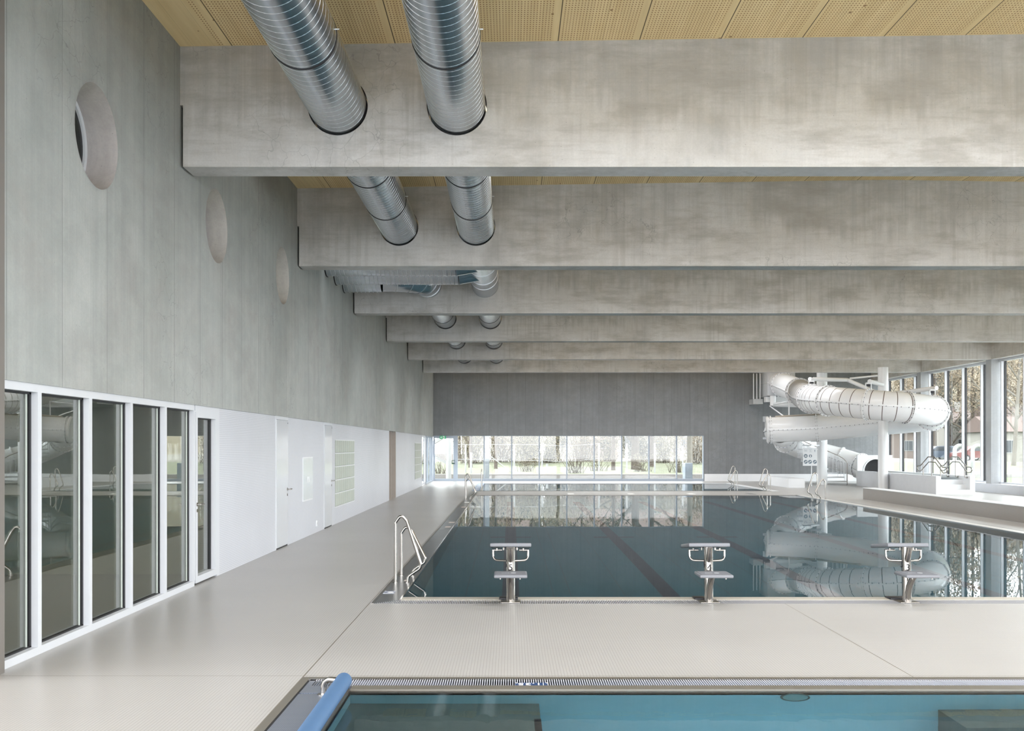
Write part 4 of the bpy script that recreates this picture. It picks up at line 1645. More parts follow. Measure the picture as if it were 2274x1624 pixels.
for a, b in zip(cuts, cuts[1:]):
    if a == 17:               # mitred turn: the tube ends in a flat collar here
        continue
    i0, i1 = KN[a], KN[b]
    bm = B()
    seg_tube(bm, i0, i1, TR)
    sec = emit('tube_section', bm, M['gfk'], slide)
    bm = B()                                    # longitudinal seam on both sides
    for sgn in (-1, 1):
        prev = None
        for i in range(i0, i1 + 1):
            p, t, s, nn = FRM[i]
            q = [bm.verts.new(p + s * sgn * (TR + dx) + nn * dz) for dx, dz in ((-0.01, -0.028), (0.03, -0.028), (0.03, 0.028), (-0.01, 0.028))]
            if prev:
                for k in range(4):
                    bm.faces.new((prev[k], prev[(k + 1) % 4], q[(k + 1) % 4], q[k]))
            prev = q
    emit('seam', bm, M['gfk'], sec)
    bm = B()
    for p, t, s, nn in at_len(i0, i1, 0.20):
        for sgn in (-1, 1):
            c = p + s * sgn * (TR + 0.022) - nn * 0.030
            disc(bm, c, 0.015, nn, 0.03, 6)
    if len(bm.verts):
        emit('seam_bolts', bm, M['bolt'], sec)
    else:
        bm.free()
    if 2 <= a <= 6:                             # dark translucent rings
        bm = B()
        for p, t, s, nn in at_len(i0, i1, 0.40):
            annulus(bm, p, t, s, nn, TR - 0.005, TR + 0.003, 0.026, 40)
        emit('dark_band', bm, M['band'], sec)
for c in FL:
    p, t, s, nn = FRM[KN[c]]
    bm = B()
    annulus(bm, p, t, s, nn, TR - 0.01, TR + 0.062, 0.055, 44)
    fl = emit('flange', bm, M['gfk'], slide)
    bm = B()
    for k in range(22):
        a = 2 * PI * (k + 0.5) / 22
        q = p + s * (math.cos(a) * (TR + 0.034)) + nn * (math.sin(a) * (TR + 0.034))
        disc(bm, q, 0.017, t, 0.085, 6)
    emit('flange_bolts', bm, M['bolt'], fl)
p, t, s, nn = FRM[KN[17]]
bm = B()
sweep(bm, [p - t * 0.03, p, p + t * 0.05], [TR + 0.05, TR + 0.045, TR - 0.02], 44)
emit('end_cap', bm, M['gfk'], slide)
# start box at the end wall
bm = B()
box(bm, 13.04, 14.45, 50.3, YE - 0.02, 4.40, 5.85, 0.02)
stb = emit('start_box', bm, plain('start_box_grey', (0.52, 0.53, 0.55), 0.35), slide)
bm = B()
box(bm, 13.02, 14.47, 50.28, YE - 0.02, 5.04, 5.075)
for k in range(9):
    disc(bm, (13.15 + 0.1 * k, 50.27, 5.0), 0.012, (0, 1, 0), 0.03, 6)
emit('seam', bm, M['gfk'], stb)
bm = B()
box(bm, 13.04, 14.9, 50.6, 51.0, 4.10, 4.37)
emit('support_beam', bm, M['gfk'], slide)

# platform railing left of the start box
t = thing('platform_railing', 'narrow white railing panel left of the slide start', 'railing', (12.72, 51.3, 4.0))
for x in (12.56, 12.73, 12.9):
    bm = B()
    box(bm, x - 0.02, x + 0.02, 51.215, 51.285, 4.28, 5.6)
    emit('upright', bm, M['white'], t)
bm = B()
box(bm, 12.54, 13.04, 51.2, YE - 0.01, 4.02, 4.28)
emit('fascia', bm, plain('fascia_grey', (0.42, 0.43, 0.44), 0.5), t)
bm = B()
box(bm, 12.58, 12.88, 51.29, 51.30, 4.28, 5.6)
emit('glass_panel', bm, M['glass'], t, False)

# lower arm bracket and hanging rod of the slide
bm = B()
sweep(bm, [(13.32, 50.3, 3.96), (14.75, 49.6, 3.90)], 0.125, 20)
sweep(bm, [(13.32, 50.3, 3.9), (13.32, 50.3, 4.4)], 0.15, 20)
sweep(bm, [(14.75, 49.6, 3.90), (14.85, 47.35, 3.90)], 0.125, 20)
emit('bracket_arm', bm, M['gfk'], slide)
bm = B()
sweep(bm, [(13.05, 49.9, 3.86), (12.75, 46.3, 3.25)], 0.03, 10)
rod(bm, (12.75, 45.4, 3.9), (12.75, 45.4, 3.15), 0.03, 10)
sweep(bm, [(12.75, 45.4, 3.88), (13.32, 50.2, 3.96)], 0.04, 10)
emit('hanger_rod', bm, M['gfk'], slide)
bm = B()
sweep(bm, [(12.1, 45.3, 3.19), (13.9, 44.85, 3.28), (15.6, 44.05, 3.42)], 0.035, 8)
emit('top_pipe', bm, plain('beige_pipe', (0.40, 0.35, 0.29), 0.4), slide)
for za, zb in ((2.95, 3.2), (2.15, 2.25)):
    bm = B()
    box(bm, 11.58, 11.82, 45.3, 45.5, za, zb)
    emit('end_bracket', bm, M['bracket'], slide)

# support columns
ca = Vector((14.8, 47.1, 0))
cbv = Vector((15.86, 42.2, 0))
t = thing('support_column', 'white free-standing column with arms holding the slide bend by the windows', 'column', cbv)
bm = B()
sweep(bm, [cbv, cbv + Vector((0, 0, 4.62))], 0.205, 32)
emit('shaft', bm, M['gfk'], t)
bm = B()
sweep(bm, [cbv + Vector((0, 0, 4.56)), cbv + Vector((0, 0, 5.19))], 0.215, 32)
emit('cap', bm, M['gfk'], t)
def arm(*pts, r=0.085):
    bm = B()
    sweep(bm, rounded(pts, 0.12, 5), r, 16)
    return emit('arm', bm, M['gfk'], t)
a1 = arm(cbv + Vector((0, 0, 4.0)), (14.75, 43.4, 4.74), (12.6, 41.75, 4.66))
a2 = arm(cbv + Vector((0, 0, 4.45)), (13.9, 38.35, 4.34))
a3 = arm(cbv + Vector((0, 0, 4.02)), (16.75, 38.95, 4.12))
a4 = arm(cbv + Vector((0, 0, 4.86)), (14.85, 43.35, 4.80), r=0.04)
for k, (hx, hy, hz, zt) in enumerate(((12.68, 41.75, 4.60, 4.45), (13.88, 38.43, 4.30, 4.05), (16.6, 39.0, 4.07, 3.82))):
    bm = B()
    box(bm, hx - 0.10, hx + 0.10, hy - 0.06, hy + 0.06, hz - 0.06, hz)
    for s in (-0.11, 0.11):
        rod(bm, (hx + s, hy, zt - 0.10), (hx + s, hy, hz - 0.02), 0.018, 8)
    emit('hanger', bm, M['gfk'], (a1, a2, a3)[k])
    bm = B()
    disc(bm, (hx, hy, hz - 0.10), 0.05, (1, 0, 0), 0.10, 10)
    disc(bm, (hx + 0.03, hy, hz + 0.15), 0.028, (0, 0, 1), 0.05, 8)
    emit('clamp', bm, M['bolt'], (a1, a2, a3)[k])

# spiral stair round the other column
t = thing('spiral_stair', 'white spiral stair winding round a tall white column behind the slide', 'staircase', ca)
bm = B()
sweep(bm, [ca, ca + Vector((0, 0, 6.85))], 0.245, 36)
emit('column', bm, M['gfk'], t)
SR = 1.14
pts_rail = []
for k in range(21):
    a0 = math.radians(-14 + 24 * k)
    a1_ = a0 + math.radians(25)
    z = 0.19 * (k + 1)
    bm = B()
    poly = [ca + Vector((math.cos(a) * r, math.sin(a) * r, z - 0.055)) for a, r in
            [(a0 - 0.02, 0.24), (a0, SR), (a0 + 0.22, SR + 0.01), (a1_, SR), (a1_ + 0.02, 0.24)]]
    prism(bm, poly, (0, 0, 0.055))
    tr = emit('tread', bm, plain('tread_grey', (0.60, 0.61, 0.63), 0.5) if k == 0 else bpy.data.materials['tread_grey'], t)
    for f in (0.1, 0.5, 0.9):
        bm = B()
        a = a0 + (a1_ - a0) * f
        q = ca + Vector((math.cos(a) * SR, math.sin(a) * SR, 0))
        zz = z + 0.19 * (f - 0.5)
        rod(bm, q + Vector((0, 0, z - 0.05)), q + Vector((0, 0, zz + 0.93)), 0.009, 6)
        emit('baluster', bm, M['white'], tr)
    for f in (0.0, 0.5):
        a = a0 + (a1_ - a0) * f
        pts_rail.append(ca + Vector((math.cos(a) * SR, math.sin(a) * SR, z + 0.19 * (f - 0.5) + 0.93)))
bm = B()
sweep(bm, pts_rail, 0.022, 10)
rod(bm, pts_rail[0] - Vector((0, 0, pts_rail[0].z)), pts_rail[0], 0.022, 10)
emit('handrail', bm, plain('handrail_grey', (0.36, 0.33, 0.31), 0.4), t)

# rules board
t = thing('rules_sign', 'white slide rules board with round slate pictograms beside the column', 'sign', (13.86, 45.75, 0.92))
SX0, SX1, SZ0, SZ1, SY = 13.50, 14.16, 0.93, 1.76, 45.75
bm = B()
box(bm, SX0, SX1, SY, SY + 0.02, SZ0, SZ1)
brd = emit('board', bm, M['white'], t)
bm = B()
rod(bm, (13.9, SY + 0.03, 0.0), (13.9, SY + 0.03, SZ1), 0.02, 10)
emit('post', bm, M['white'], t)
yy = SY - 0.002
w6 = (SX1 - SX0)
def disc2(bm, x, z, r, y=yy):
    disc(bm, (x, y, z), r, (0, 1, 0), 0.003, 24)
bm = B()
for x in (0.19, 0.49, 0.83):
    disc2(bm, SX0 + w6 * x, 1.115, 0.088)
for x in (0.19, 0.52):
    disc2(bm, SX0 + w6 * x, 1.385, 0.088 if x < 0.3 else 0.072)
for k in range(3):      # wave lines, top left
    pts = [(SX0 + 0.05 + 0.03 * i, yy, 1.60 + 0.035 * k + 0.008 * math.sin(i * 1.9)) for i in range(6)]
    sweep(bm, pts, 0.004, 5)
box(bm, SX0 + 0.28, SX0 + 0.42, yy - 0.002, yy, 1.66, 1.667)
box(bm, SX0 + 0.28, SX0 + 0.42, yy - 0.002, yy, 1.575, 1.582)
box(bm, SX0 + 0.34, SX0 + 0.347, yy - 0.002, yy, 1.58, 1.66)
disc2(bm, SX0 + 0.55, 1.655, 0.016)
box(bm, SX0 + 0.535, SX0 + 0.565, yy - 0.002, yy, 1.59, 1.64)
box(bm, SX0 + 0.52, SX0 + 0.58, yy - 0.002, yy, 1.565, 1.571)
for k in range(4):
    box(bm, SX0 + 0.22 + 0.05 * k, SX0 + 0.25 + 0.05 * k, yy - 0.002, yy, 1.705, 1.712)
emit('pictogram', bm, M['slate'], brd)
bm = B()
yy2 = yy - 0.003
for x in (0.19, 0.49, 0.83):       # slider figures: a slanted chute and a head
    cx = SX0 + w6 * x
    prism(bm, [(cx - 0.065, yy2, 1.085), (cx - 0.05, yy2, 1.07), (cx + 0.065, yy2, 1.14), (cx + 0.055, yy2, 1.155)], (0, -0.003, 0))
    disc2(bm, cx + 0.01, 1.145, 0.014, yy2)
cx = SX0 + w6 * 0.19
for dx in (-0.03, 0.0, 0.03):
    box(bm, cx + dx - 0.008, cx + dx + 0.008, yy2 - 0.003, yy2, 1.345, 1.415)
cx = SX0 + w6 * 0.52
box(bm, cx - 0.02, cx + 0.02, yy2 - 0.003, yy2, 1.33, 1.40)
disc2(bm, cx, 1.42, 0.018, yy2)
emit('figure', bm, M['lettering'], brd)

# ---------------------------------------------------------------- outdoors
bm = B()
box(bm, -60, -9.3, -60, YE + 0.5, -0.6, -0.25)
box(bm, XG + 0.4, 30, YN - 0.4, YE + 0.5, -0.6, -0.25)
box(bm, -60, 60, -60, YN - 0.4, -0.6, -0.25)
tag(emit('terrace', bm, M['terrace'], None, False), 'pale terrace added round the hall to bounce daylight inside', 'terrace', None, 'structure')  # pale ground added to bounce daylight up to the ceiling
bm = B()
box(bm, -60, 260, YE + 0.5, 300, -0.6, -0.25)
box(bm, 30, 260, -60, YE + 0.5, -0.6, -0.25)
tag(emit('ground', bm, M['soil'], None, False), 'pale paving outside the windows', 'ground', None, 'structure')
bm = B()
prism(bm, [(-40, 60.4, -0.3), (-40, 60.4, 0.12), (-40, 70, 0.35), (-40, 76, 0.66), (-40, 76, -0.3)], (90, 0, 0))
tag(emit('lawn', bm, M['lawn'], None, False), 'green garden bank beyond the far window', 'lawn', None, 'structure')
bm = B()
prism(bm, [(-40, 76, -0.3), (-40, 76, 0.66), (-40, 145, 0.8), (-40, 145, -0.3)], (78, 0, 0))
tag(emit('garden_soil', bm, M['soil'], None, False), 'brownish ground behind the garden bank', 'ground', None, 'structure')
bm = B()
prism(bm, [(23, 40, -0.3), (23, 40, -0.12), (34, 40, 0.0), (34, 40, -0.3)], (0, 150, 0))
prism(bm, [(34, 40, -0.3), (34, 40, 0.0), (70, 40, 0.6), (70, 40, -0.3)], (0, 80, 0))
tag(emit('lawn', bm, plain('lawn_bright', (0.062, 0.085, 0.030), 0.9, var=0.3), None, False), 'green lawn outside the tall right windows', 'lawn', None, 'structure')
bm = B()
box(bm, -14, 40, 60.0, 60.4, -0.3, 0.15)
tag(emit('garden_wall', bm, M['kerb'], None, False), 'long low concrete garden wall outside the far window', 'wall')
bm = B()
box(bm, 21.6, 22.0, 20, 58, -0.3, -0.02)
tag(emit('garden_wall', bm, M['kerb'], None, False), 'low kerb wall outside the right windows', 'wall')
bm = B()
box(bm, 9.55, 9.95, 54.2, 55.0, -0.25, 0.92)
tag(emit('concrete_post', bm, M['greyframe'], None, False), 'short grey concrete block outside the far window at its right end', 'post')

# wooded hill to the right
bm = B()
nx, ny = 60, 14
g = []
for i in range(nx):
    row = []
    for j in range(ny):
        x = 10 + 240 * i / (nx - 1)
        y = 150 + 130 * j / (ny - 1)
        z = -0.5 + (j / (ny - 1)) ** 0.9 * (8 + 20 * max(0, min(1, (x - 30) / 60))) + random.uniform(-0.8, 0.8) * (j > 0)
        row.append(bm.verts.new((x, y, z)))
    g.append(row)
for i in range(nx - 1):
    for j in range(ny - 1):
        bm.faces.new((g[i][j], g[i + 1][j], g[i + 1][j + 1], g[i][j + 1]))
tag(emit('hill', bm, M['hill']), 'brown wooded hillside seen through the right windows', 'hill', None, 'structure')


def tree(label, x, y, z, h, r, bark, spread=0.45, levels=3, leaf=None, nleaf=0, fork=0.35, lean=0.0, name='tree', group='garden trees', dens=5):
    t = thing(name, label, 'tree', (x, y, z), group)
    rnd = random.Random(int(x * 131 + y * 17 + h * 7))
    bt, bt2 = B(), B()
    tips = []

    def grow(bm, p, d, ln, rad, lev):
        pts = [p]
        q = p.copy()
        dd = d.copy()
        for _ in range(4):
            dd = (dd + Vector((rnd.uniform(-1, 1), rnd.uniform(-1, 1), rnd.uniform(-0.4, 0.7))) * 0.10 * lev).normalized()
            q = q + dd * ln / 4
            pts.append(q.copy())
        sweep(bm, pts, [rad * (1 - 0.17 * i) for i in range(5)], max(4, 9 - 2 * lev), cap=False)
        if lev >= levels:
            tips.extend(pts[1:])
            return
        for k in range(dens if lev else dens + 4):
            f = fork + (1 - fork) * (k + rnd.random() * 0.6) / (dens + (0 if lev else 4))
            i = min(3, int(f * 4))
            base = pts[i].lerp(pts[i + 1], min(1, f * 4 - i))
            a = rnd.uniform(0, 2 * PI)
            side = Vector((math.cos(a), math.sin(a), rnd.uniform(0.1, 0.9)))
            nd = (dd * (1 - spread) + side * spread * 1.5).normalized()
            grow(bt2, base, nd, ln * rnd.uniform(0.38, 0.6) * (1.15 - 0.4 * f), rad * 0.42 * (1.1 - 0.5 * f), lev + 1)

    grow(bt, Vector((x, y, z)), Vector((lean, 0, 1)).normalized(), h, r, 0)
    emit('trunk', bt, bark, t)
    emit('branches', bt2, M['twig'] if bark is not M['birch'] else M['birch'], t)
    if leaf and nleaf and tips:
        bm = B()
        for _ in range(int(nleaf * 2.2)):
            p = rnd.choice(tips) + Vector((rnd.gauss(0, 0.22), rnd.gauss(0, 0.22), rnd.gauss(0, 0.22))) * (h / 7)
            s = rnd.uniform(0.04, 0.11) * max(0.8, h / 8)
            u = Vector((rnd.uniform(-1, 1), rnd.uniform(-1, 1), rnd.uniform(-1, 1))).normalized()
            v = u.orthogonal().normalized()
            q = [bm.verts.new(p + u * s * a + v * s * b) for a, b in ((-1, 0), (0, -0.6), (1, 0), (0, 0.6))]
            bm.faces.new(q)
        emit('foliage', bm, leaf, t, False)
    return t


def gx_(px, y):
    return (px - 1134) * y / F


tree('multi-stemmed bare tree behind the second far window pane', gx_(1101, 68), 68, 0.3, 5.5, 0.13, M['bark'], 0.6, leaf=M['leaf'], nleaf=900, fork=0.3)
tree('leafy young tree right of the exit door, outside', gx_(1045, 70), 70, 0.35, 6, 0.16, M['bark'], 0.6, leaf=M['leaf'], nleaf=2600, fork=0.15)
tree('small forked tree outside the middle of the far window', gx_(1362, 66), 66, 0.25, 4.5, 0.15, M['bark'], 0.75, fork=0.28, leaf=M['leaf'], nleaf=250)
tree('thick conifer trunk outside the far window, third pane from the right', gx_(1411, 67), 67, 0.25, 12, 0.30, M['bark'], 0.75, leaf=M['needle'], nleaf=2600, fork=0.12, dens=6)
tree('slimmer conifer right of the thick trunk', gx_(1447, 71), 71, 0.4, 12, 0.22, M['bark'], 0.75, leaf=M['leaf'], nleaf=1800, fork=0.12)
tree('pale trunk outside the last pane of the far window', gx_(1532, 66), 66, 0.25, 10, 0.20, M['birch'], 0.6, leaf=M['leaf'], nleaf=1500, fork=0.2)
tree('bushy tree behind the fourth far window pane', gx_(1180, 84), 84, 0.7, 7, 0.2, M['bark'], 0.7, leaf=M['leaf'], nleaf=3200, fork=0.1)
tree('bushy yellowish tree behind the fifth far window pane', gx_(1232, 86), 86, 0.7, 7.5, 0.2, M['bark'], 0.7, leaf=M['leaf'], nleaf=3600, fork=0.1)


tree('hazy leafy tree behind the sixth far window pane', gx_(1292, 80), 80, 0.7, 6.5, 0.15, M['bark'], 0.75, leaf=M['leaf'], nleaf=2200, fork=0.08)
tree('hazy leafy tree behind the pane beside the exit door', gx_(1020, 78), 78, 0.7, 6.5, 0.15, M['bark'], 0.75, leaf=M['leaf'], nleaf=2400, fork=0.08)
tree('hazy leafy tree behind the rightmost far window pane', gx_(1500, 82), 82, 0.7, 7, 0.15, M['bark'], 0.75, leaf=M['leaf'], nleaf=2400, fork=0.08)
tree('hazy leafy tree far behind the third far window pane', gx_(1135, 88), 88, 0.7, 7.5, 0.15, M['bark'], 0.75, leaf=M['dryleaf'], nleaf=2600, fork=0.06)

def shrub(label, x, y, z, h, n=40, leaf=None, many=1, wide=1.0):
    t = thing('shrub', label, 'shrub', (x, y, z), 'garden shrubs')
    rnd = random.Random(int(x * 77 + y))
    bm, bl = B(), B()
    for _ in range(n):
        a = rnd.uniform(0, 2 * PI)
        d = Vector((math.cos(a) * 0.45, math.sin(a) * 0.45, 1)).normalized()
        p = Vector((x + rnd.gauss(0, 0.12) * wide * 2, y + rnd.gauss(0, 0.12) * wide, z))
        pts = [p]
        for k in range(4):
            d = (d + Vector((rnd.uniform(-0.3, 0.3), rnd.uniform(-0.3, 0.3), 0.05))).normalized()
            pts.append(pts[-1] + d * h / 4 * rnd.uniform(0.7, 1.1))
        sweep(bm, pts, [0.016, 0.013, 0.010, 0.007, 0.004], 4, cap=False)
        for _ in range(14 * many):
            q = rnd.choice(pts[1:]) + Vector((rnd.gauss(0, 0.1), rnd.gauss(0, 0.1), rnd.gauss(0, 0.1))) * many
            s = rnd.uniform(0.02, 0.04) * (1 + 0.4 * (many - 1))
            u = Vector((rnd.uniform(-1, 1), rnd.uniform(-1, 1), rnd.uniform(-1, 1))).normalized()
            v = u.orthogonal().normalized()
            bl.faces.new([bl.verts.new(q + u * s * i + v * s * j) for i, j in ((-1, 0), (0, -0.6), (1, 0), (0, 0.6))])
    emit('stems', bm, M['twig'], t)
    if leaf:
        emit('leaves', bl, leaf, t, False)
    else:
        bl.free()


shrub('twiggy bare shrub outside the fifth pane of the far window', gx_(1278, 62), 62, 0.14, 2.6, 46)
shrub('reddish bare shrub behind the exit door', gx_(978, 61), 61.5, 0.13, 0.9, 30)
shrub('low green shrub behind the far window, beside a white post', gx_(1168, 64), 64, 0.2, 1.0, 34, M['leaf'])
shrub('low green shrub near the small forked tree', gx_(1330, 65), 65, 0.22, 1.1, 34, M['leaf'])
shrub('low loose shrub under the thick conifer trunk', gx_(1425, 64), 64, 0.2, 1.2, 34, M['leaf'])
shrub('loose shrub at the right end of the far window', gx_(1505, 63), 63, 0.18, 1.3, 34, M['leaf'])

# tall hazy bushes behind the fence
for px, y, h, n_, lf, lab in ((1052, 74, 3.0, 70, 'leaf', 'tall hazy bush behind the first far window pane'), (1112, 76, 3.2, 60, 'dryleaf', 'tall brownish bush behind the second far window pane'),
                              (1170, 73, 2.9, 80, 'leaf', 'tall hazy bush behind the third far window pane'), (1218, 75, 3.1, 80, 'leaf', 'tall yellowish bush behind the fourth far window pane'),
                              (1296, 78, 3.4, 60, 'dryleaf', 'tall brownish bush behind the reddish shrub'), (1345, 79, 2.6, 50, 'leaf', 'tall loose bush left of the thick conifer'),
                              (1428, 77, 3.2, 80, 'needle', 'tall dark bush right of the thick conifer trunk'), (1475, 75, 3.0, 60, 'leaf', 'tall hazy bush behind the seventh fence post gap'),
                              (1548, 74, 3.0, 60, 'dryleaf', 'tall brownish bush at the right end of the far window')):
    shrub(lab, gx_(px, y), y, 0.6, h, n_, M[lf], 3, 2.0)

# fence: white posts with a top wire, lower rope
for k, (px, top) in enumerate(((1034, 988), (1142, 987), (1204, 987), (1330, 984), (1392, 985), (1454, 984), (1516, 990))):
    x = gx_(px, 62.5)
    bm = B()
    rod(bm, (x, 62.5, 0.10), (x, 62.5, 1.8 + (993 - top) * 62.5 / F), 0.055, 8)
    names = ['first', 'second', 'third', 'fourth', 'fifth', 'sixth', 'seventh']
    tag(emit('fence_post', bm, M['whitepost']), 'thin white fence post outside the far window, %s from the left' % names[k], 'post', 'white fence posts in the garden')
t = thing('fence_wire', 'thin white wires strung along the garden fence posts', 'wire', (5, 62.5, 0.9))
for za, zb in ((1.95, 1.95), (1.02, 0.95)):
    bm = B()
    sweep(bm, [(gx_(1012, 62.5), 62.5, za), (gx_(1204, 62.5), 62.5, zb), (gx_(1250, 62.5), 62.5, zb - 0.1), (gx_(1330, 62.5), 62.5, za + 0.05)], 0.016, 6)
    emit('wire', bm, M['whitepost'], t)
bm = B()
sweep(bm, [(gx_(1086, 62), 62, 1.3), (gx_(1134, 62), 62, 0.25)], 0.03, 6)
tag(emit('stay_bar', bm, M['whitepost']), 'slanting white stay bar behind the second far window pane', 'bar')
bm = B()
box(bm, gx_(1077, 57), gx_(1086.5, 57), 57.0, 57.25, -0.25, 3.2)
tag(emit('white_column', bm, plain('pale_blue_post', (0.22, 0.24, 0.26), 0.5), None, False), 'broad pale post outside the second pane of the far window', 'post')
for k, (px, zt) in enumerate(((1046, 1.45), (1215, 0.75), (1232, 0.6))):
    bm = B()
    rod(bm, (gx_(px, 61.5), 61.5, 0.08), (gx_(px, 61.5), 61.5, zt), 0.07, 8)
    tag(emit('bollard', bm, M['whitepost']), ['tall white bollard left of the broad pale post', 'short white bollard outside the fifth pane, left one', 'short white bollard outside the fifth pane, right one'][k], 'bollard', 'white garden bollards')

# outside staircase behind the exit door
t = thing('outdoor_stair', 'white outdoor stair with railings seen through the glass end door', 'staircase', (gx_(985, 58.5), 58.5, -0.25))
X0, X1 = gx_(950, 58.5), gx_(1010, 58.5)
bm = B()
prism(bm, [(X0, 58.6, 1.75), (X0, 58.6, 2.0), (X0 + 0.9, 58.6, 2.55), (X1, 58.6, 2.55), (X1, 58.6, 2.3), (X0 + 0.9, 58.6, 2.3)], (0, 1.0, 0))
emit('landing', bm, M['whitepost'], t)
bm = B()
prism(bm, [(X0, 58.5, 1.35), (X0, 58.5, 1.52), (X1 - 0.45, 58.5, 0.9), (X1 - 0.45, 58.5, 0.75)], (0, 0.9, 0))
emit('stringer', bm, M['whitepost'], t)
tan = plain('baluster_tan', (0.085, 0.07, 0.06), 0.6)
for k in range(22):
    x = X0 + (X1 - X0) * k / 21
    for za, zb in ((2.5, 3.3), (max(0.8, 1.4 - (x - X0) * 0.5), 1.85)):
        bm = B()
        rod(bm, (x, 58.52, za), (x, 58.52, zb), 0.014, 6)
        emit('baluster', bm, tan, t)
for z in (1.86, 3.3):
    bm = B()
    rod(bm, (X0, 58.52, z), (X1, 58.52, z), 0.03)
    emit('handrail', bm, M['whitepost'], t)
bm = B()
rod(bm, (gx_(996.5, 58.5), 58.45, -0.25), (gx_(996.5, 58.5), 58.45, 2.3), 0.16, 16)
emit('post', bm, M['whitepost'], t)


def house(label, x, y, z, w, d, h, rh, wall, rows=2, cols=3, rot=0.0):
    t = thing('house', label, 'house', (x, y, z), 'houses beyond the garden')
    bm = B()
    box(bm, x - w / 2, x + w / 2, y, y + d, z - 1, z + h)
    wl_ = emit('wall', bm, wall, t, False)
    bm = B()
    prism(bm, [(x - w / 2 - 0.4, y - 0.4, z + h), (x - w / 2 - 0.4, y + d + 0.4, z + h), (x - w / 2 - 0.4, y + d / 2, z + h + rh)], (w + 0.8, 0, 0))
    rf = emit('roof', bm, M['tiles'], t, False)
    bm = B()
    box(bm, x + w * 0.2, x + w * 0.2 + 0.6, y + d * 0.3, y + d * 0.3 + 0.6, z + h + rh * 0.3, z + h + rh + 0.7)
    emit('chimney', bm, wall, rf, False)
    for r in range(rows):
        for c in range(cols):
            cx = x - w / 2 + w * (c + 0.5) / cols
            zz = z + 0.9 + r * 2.7
            bm = B()
            box(bm, cx - 0.55, cx + 0.55, y - 0.06, y - 0.01, zz, zz + 1.3)
            wn = emit('window', bm, M['whitepost'], t, False)
            bm = B()
            box(bm, cx - 0.48, cx - 0.03, y - 0.08, y - 0.05, zz + 0.07, zz + 1.23)
            box(bm, cx + 0.03, cx + 0.48, y - 0.08, y - 0.05, zz + 0.07, zz + 1.23)
            emit('pane', bm, M['pane_dark'], wn, False)


house('pale house with a red roof behind the middle of the far window', gx_(1300, 100), 100, 0.8, 7.5, 8, 3.6, 3.0, M['house'], 1, 3)
house('pink house with a brick roof behind the right half of the far window', gx_(1460, 112), 112, 0.8, 16, 9, 4.4, 3.8, M['house'], 2, 5)
house('white house behind the left half of the far window', gx_(1110, 104), 104, 0.8, 8, 8, 5.0, 3.0, M['house'], 2, 3)
house('small reddish shed house behind the small forked tree', gx_(1345, 90), 90, 0.75, 2.2, 3, 1.7, 0.9, M['housepink'], 1, 1)
house('small pale gabled house on the hill, left in the right windows', 61.5, 137.5, 2.9, 5, 5, 2.4, 2.2, M['house'], 1, 2)
house('pale block with a low roof on the hill, right of the small gabled house', 60.5, 128, 0.6, 6.5, 7, 4.4, 1.3, M['house'], 2, 3)
house('cream house beyond the birch at the right', 62.5, 118, 0.4, 9, 8, 4.0, 2.4, M['house'], 1, 3)
house('low house with shutters at the right edge, beyond the lawn', 50.5, 97, 0.3, 6, 7, 3.0, 1.6, M['house'], 1, 2)
house('pink roofed house in the gap above the parked cars', 46, 122, 0.4, 9, 9, 3.2, 2.4, M['housepink'], 1, 3)

# trees on the right
def dirpt(px, dist):
    """ground point out in the picture direction px at depth dist"""
    return (px - 1134) * dist / F


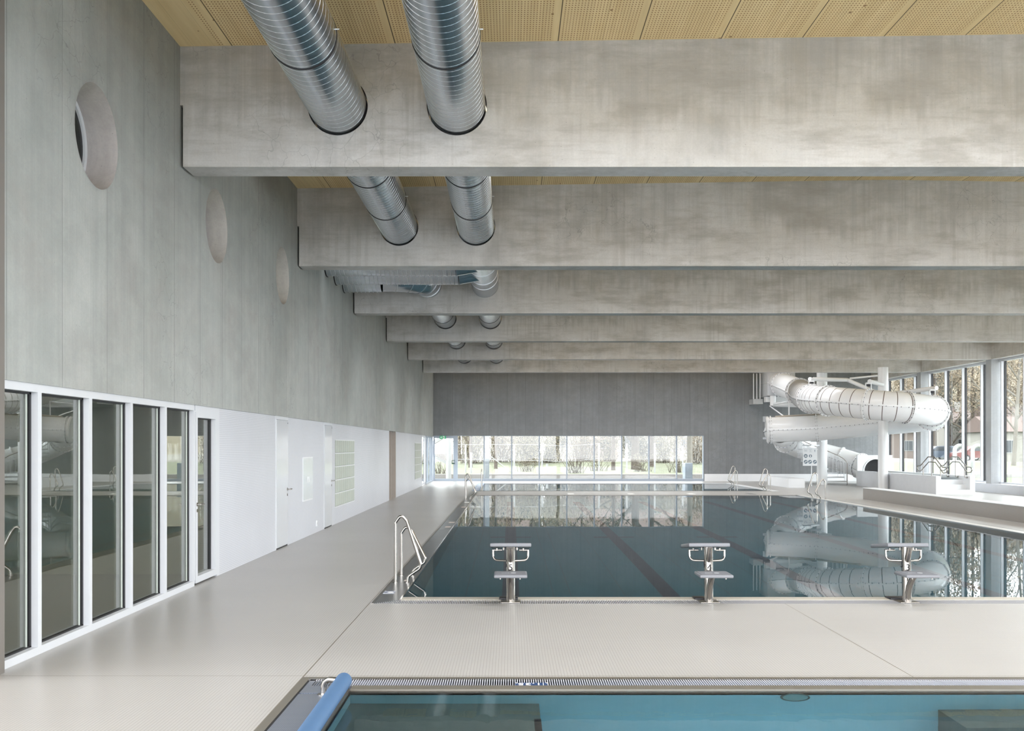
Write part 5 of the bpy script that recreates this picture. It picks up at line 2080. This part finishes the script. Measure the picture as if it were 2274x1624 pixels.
tree('slender birch with a pale trunk outside the rightmost window', dirpt(2250, 72), 72, -0.1, 11, 0.17, M['birch'], 0.5, leaf=M['dryleaf'], nleaf=900, lean=0.06, fork=0.25)
k = 0
spots = ((2075, 108, 'left of the birch, over the blue car'), (2112, 128, 'behind the slide bend'), (2160, 118, 'in the middle pane of the right window'), (2128, 150, 'high on the hill, left part'), (2178, 155, 'high on the hill, middle'), (2235, 140, 'on the hill at the right edge'), (2060, 150, 'on the hill behind the slide'), (2000, 140, 'on the hill left of the slide column'), (2262, 112, 'beside the low house at the right edge'))
for px, d, wh in spots:
    big = d > 130
    tree('brown leafless woodland tree %s' % wh, dirpt(px, d), d, 0.3 if d < 130 else 0.5, 11 + (d % 7), 0.28, M['bark'], 0.6, leaf=M['needle'] if px == 2112 else M['dryleaf'], nleaf=2600, fork=0.12, group='hillside trees')

# parked cars
def car(label, x, y, z, mat, s=1.0):
    t = thing('parked_car', label, 'car', (x, y, z), 'parked cars')
    prof = [(-2.1, 0.35), (-2.1, 0.8), (-1.3, 0.95), (-0.7, 1.42), (0.7, 1.45), (1.5, 0.95), (2.1, 0.85), (2.15, 0.35)]
    bm = B()
    prism(bm, [(x + a, y - 0.85, z + b) for a, b in prof], (0, 1.7, 0))
    emit('body', bm, mat, t)
    bm = B()
    prism(bm, [(x + a, y - 0.87, z + b) for a, b in ((-1.1, 0.98), (-0.6, 1.36), (0.6, 1.38), (1.2, 0.98))], (0, 1.74, 0))
    emit('window', bm, M['pane_dark'], t)
    for a in (-1.3, 1.35):
        for b in (-0.82, 0.82):
            bm = B()
            disc(bm, (x + a, y + b, z + 0.32), 0.32, (0, 1, 0), 0.2, 18)
            wh = emit('wheel', bm, M['tyre'], t)
            bm = B()
            disc(bm, (x + a, y + b, z + 0.32), 0.19, (0, 1, 0), 0.22, 14)
            emit('hubcap', bm, M['whitepost'], wh)


car('red parked car beyond the lawn through the right window', dirpt(2168, 92), 92, 0.45, M['carred'])
car('dark blue parked car beyond the lawn, near the slide bend', dirpt(2088, 96), 96, 0.45, M['carblue'])
car('grey parked car between the red car and the blue car', dirpt(2128, 99), 99, 0.45, M['carblue'])

# white gooseneck spouts of the outdoor pool
for px, y, lab in ((2120, 56, 'white gooseneck water spout outside, behind the right stair handrail'), (2160, 57, 'white gooseneck water spout outside, right of the other spout')):
    x = dirpt(px, y)
    bm = B()
    sweep(bm, rounded([(x, y, -0.25), (x, y, 1.75), (x + 0.35, y, 1.95), (x + 0.6, y, 1.6)], 0.25, 8), 0.11, 14)
    tag(emit('water_spout', bm, M['whitepost']), lab, 'water spout', 'outdoor water spouts')
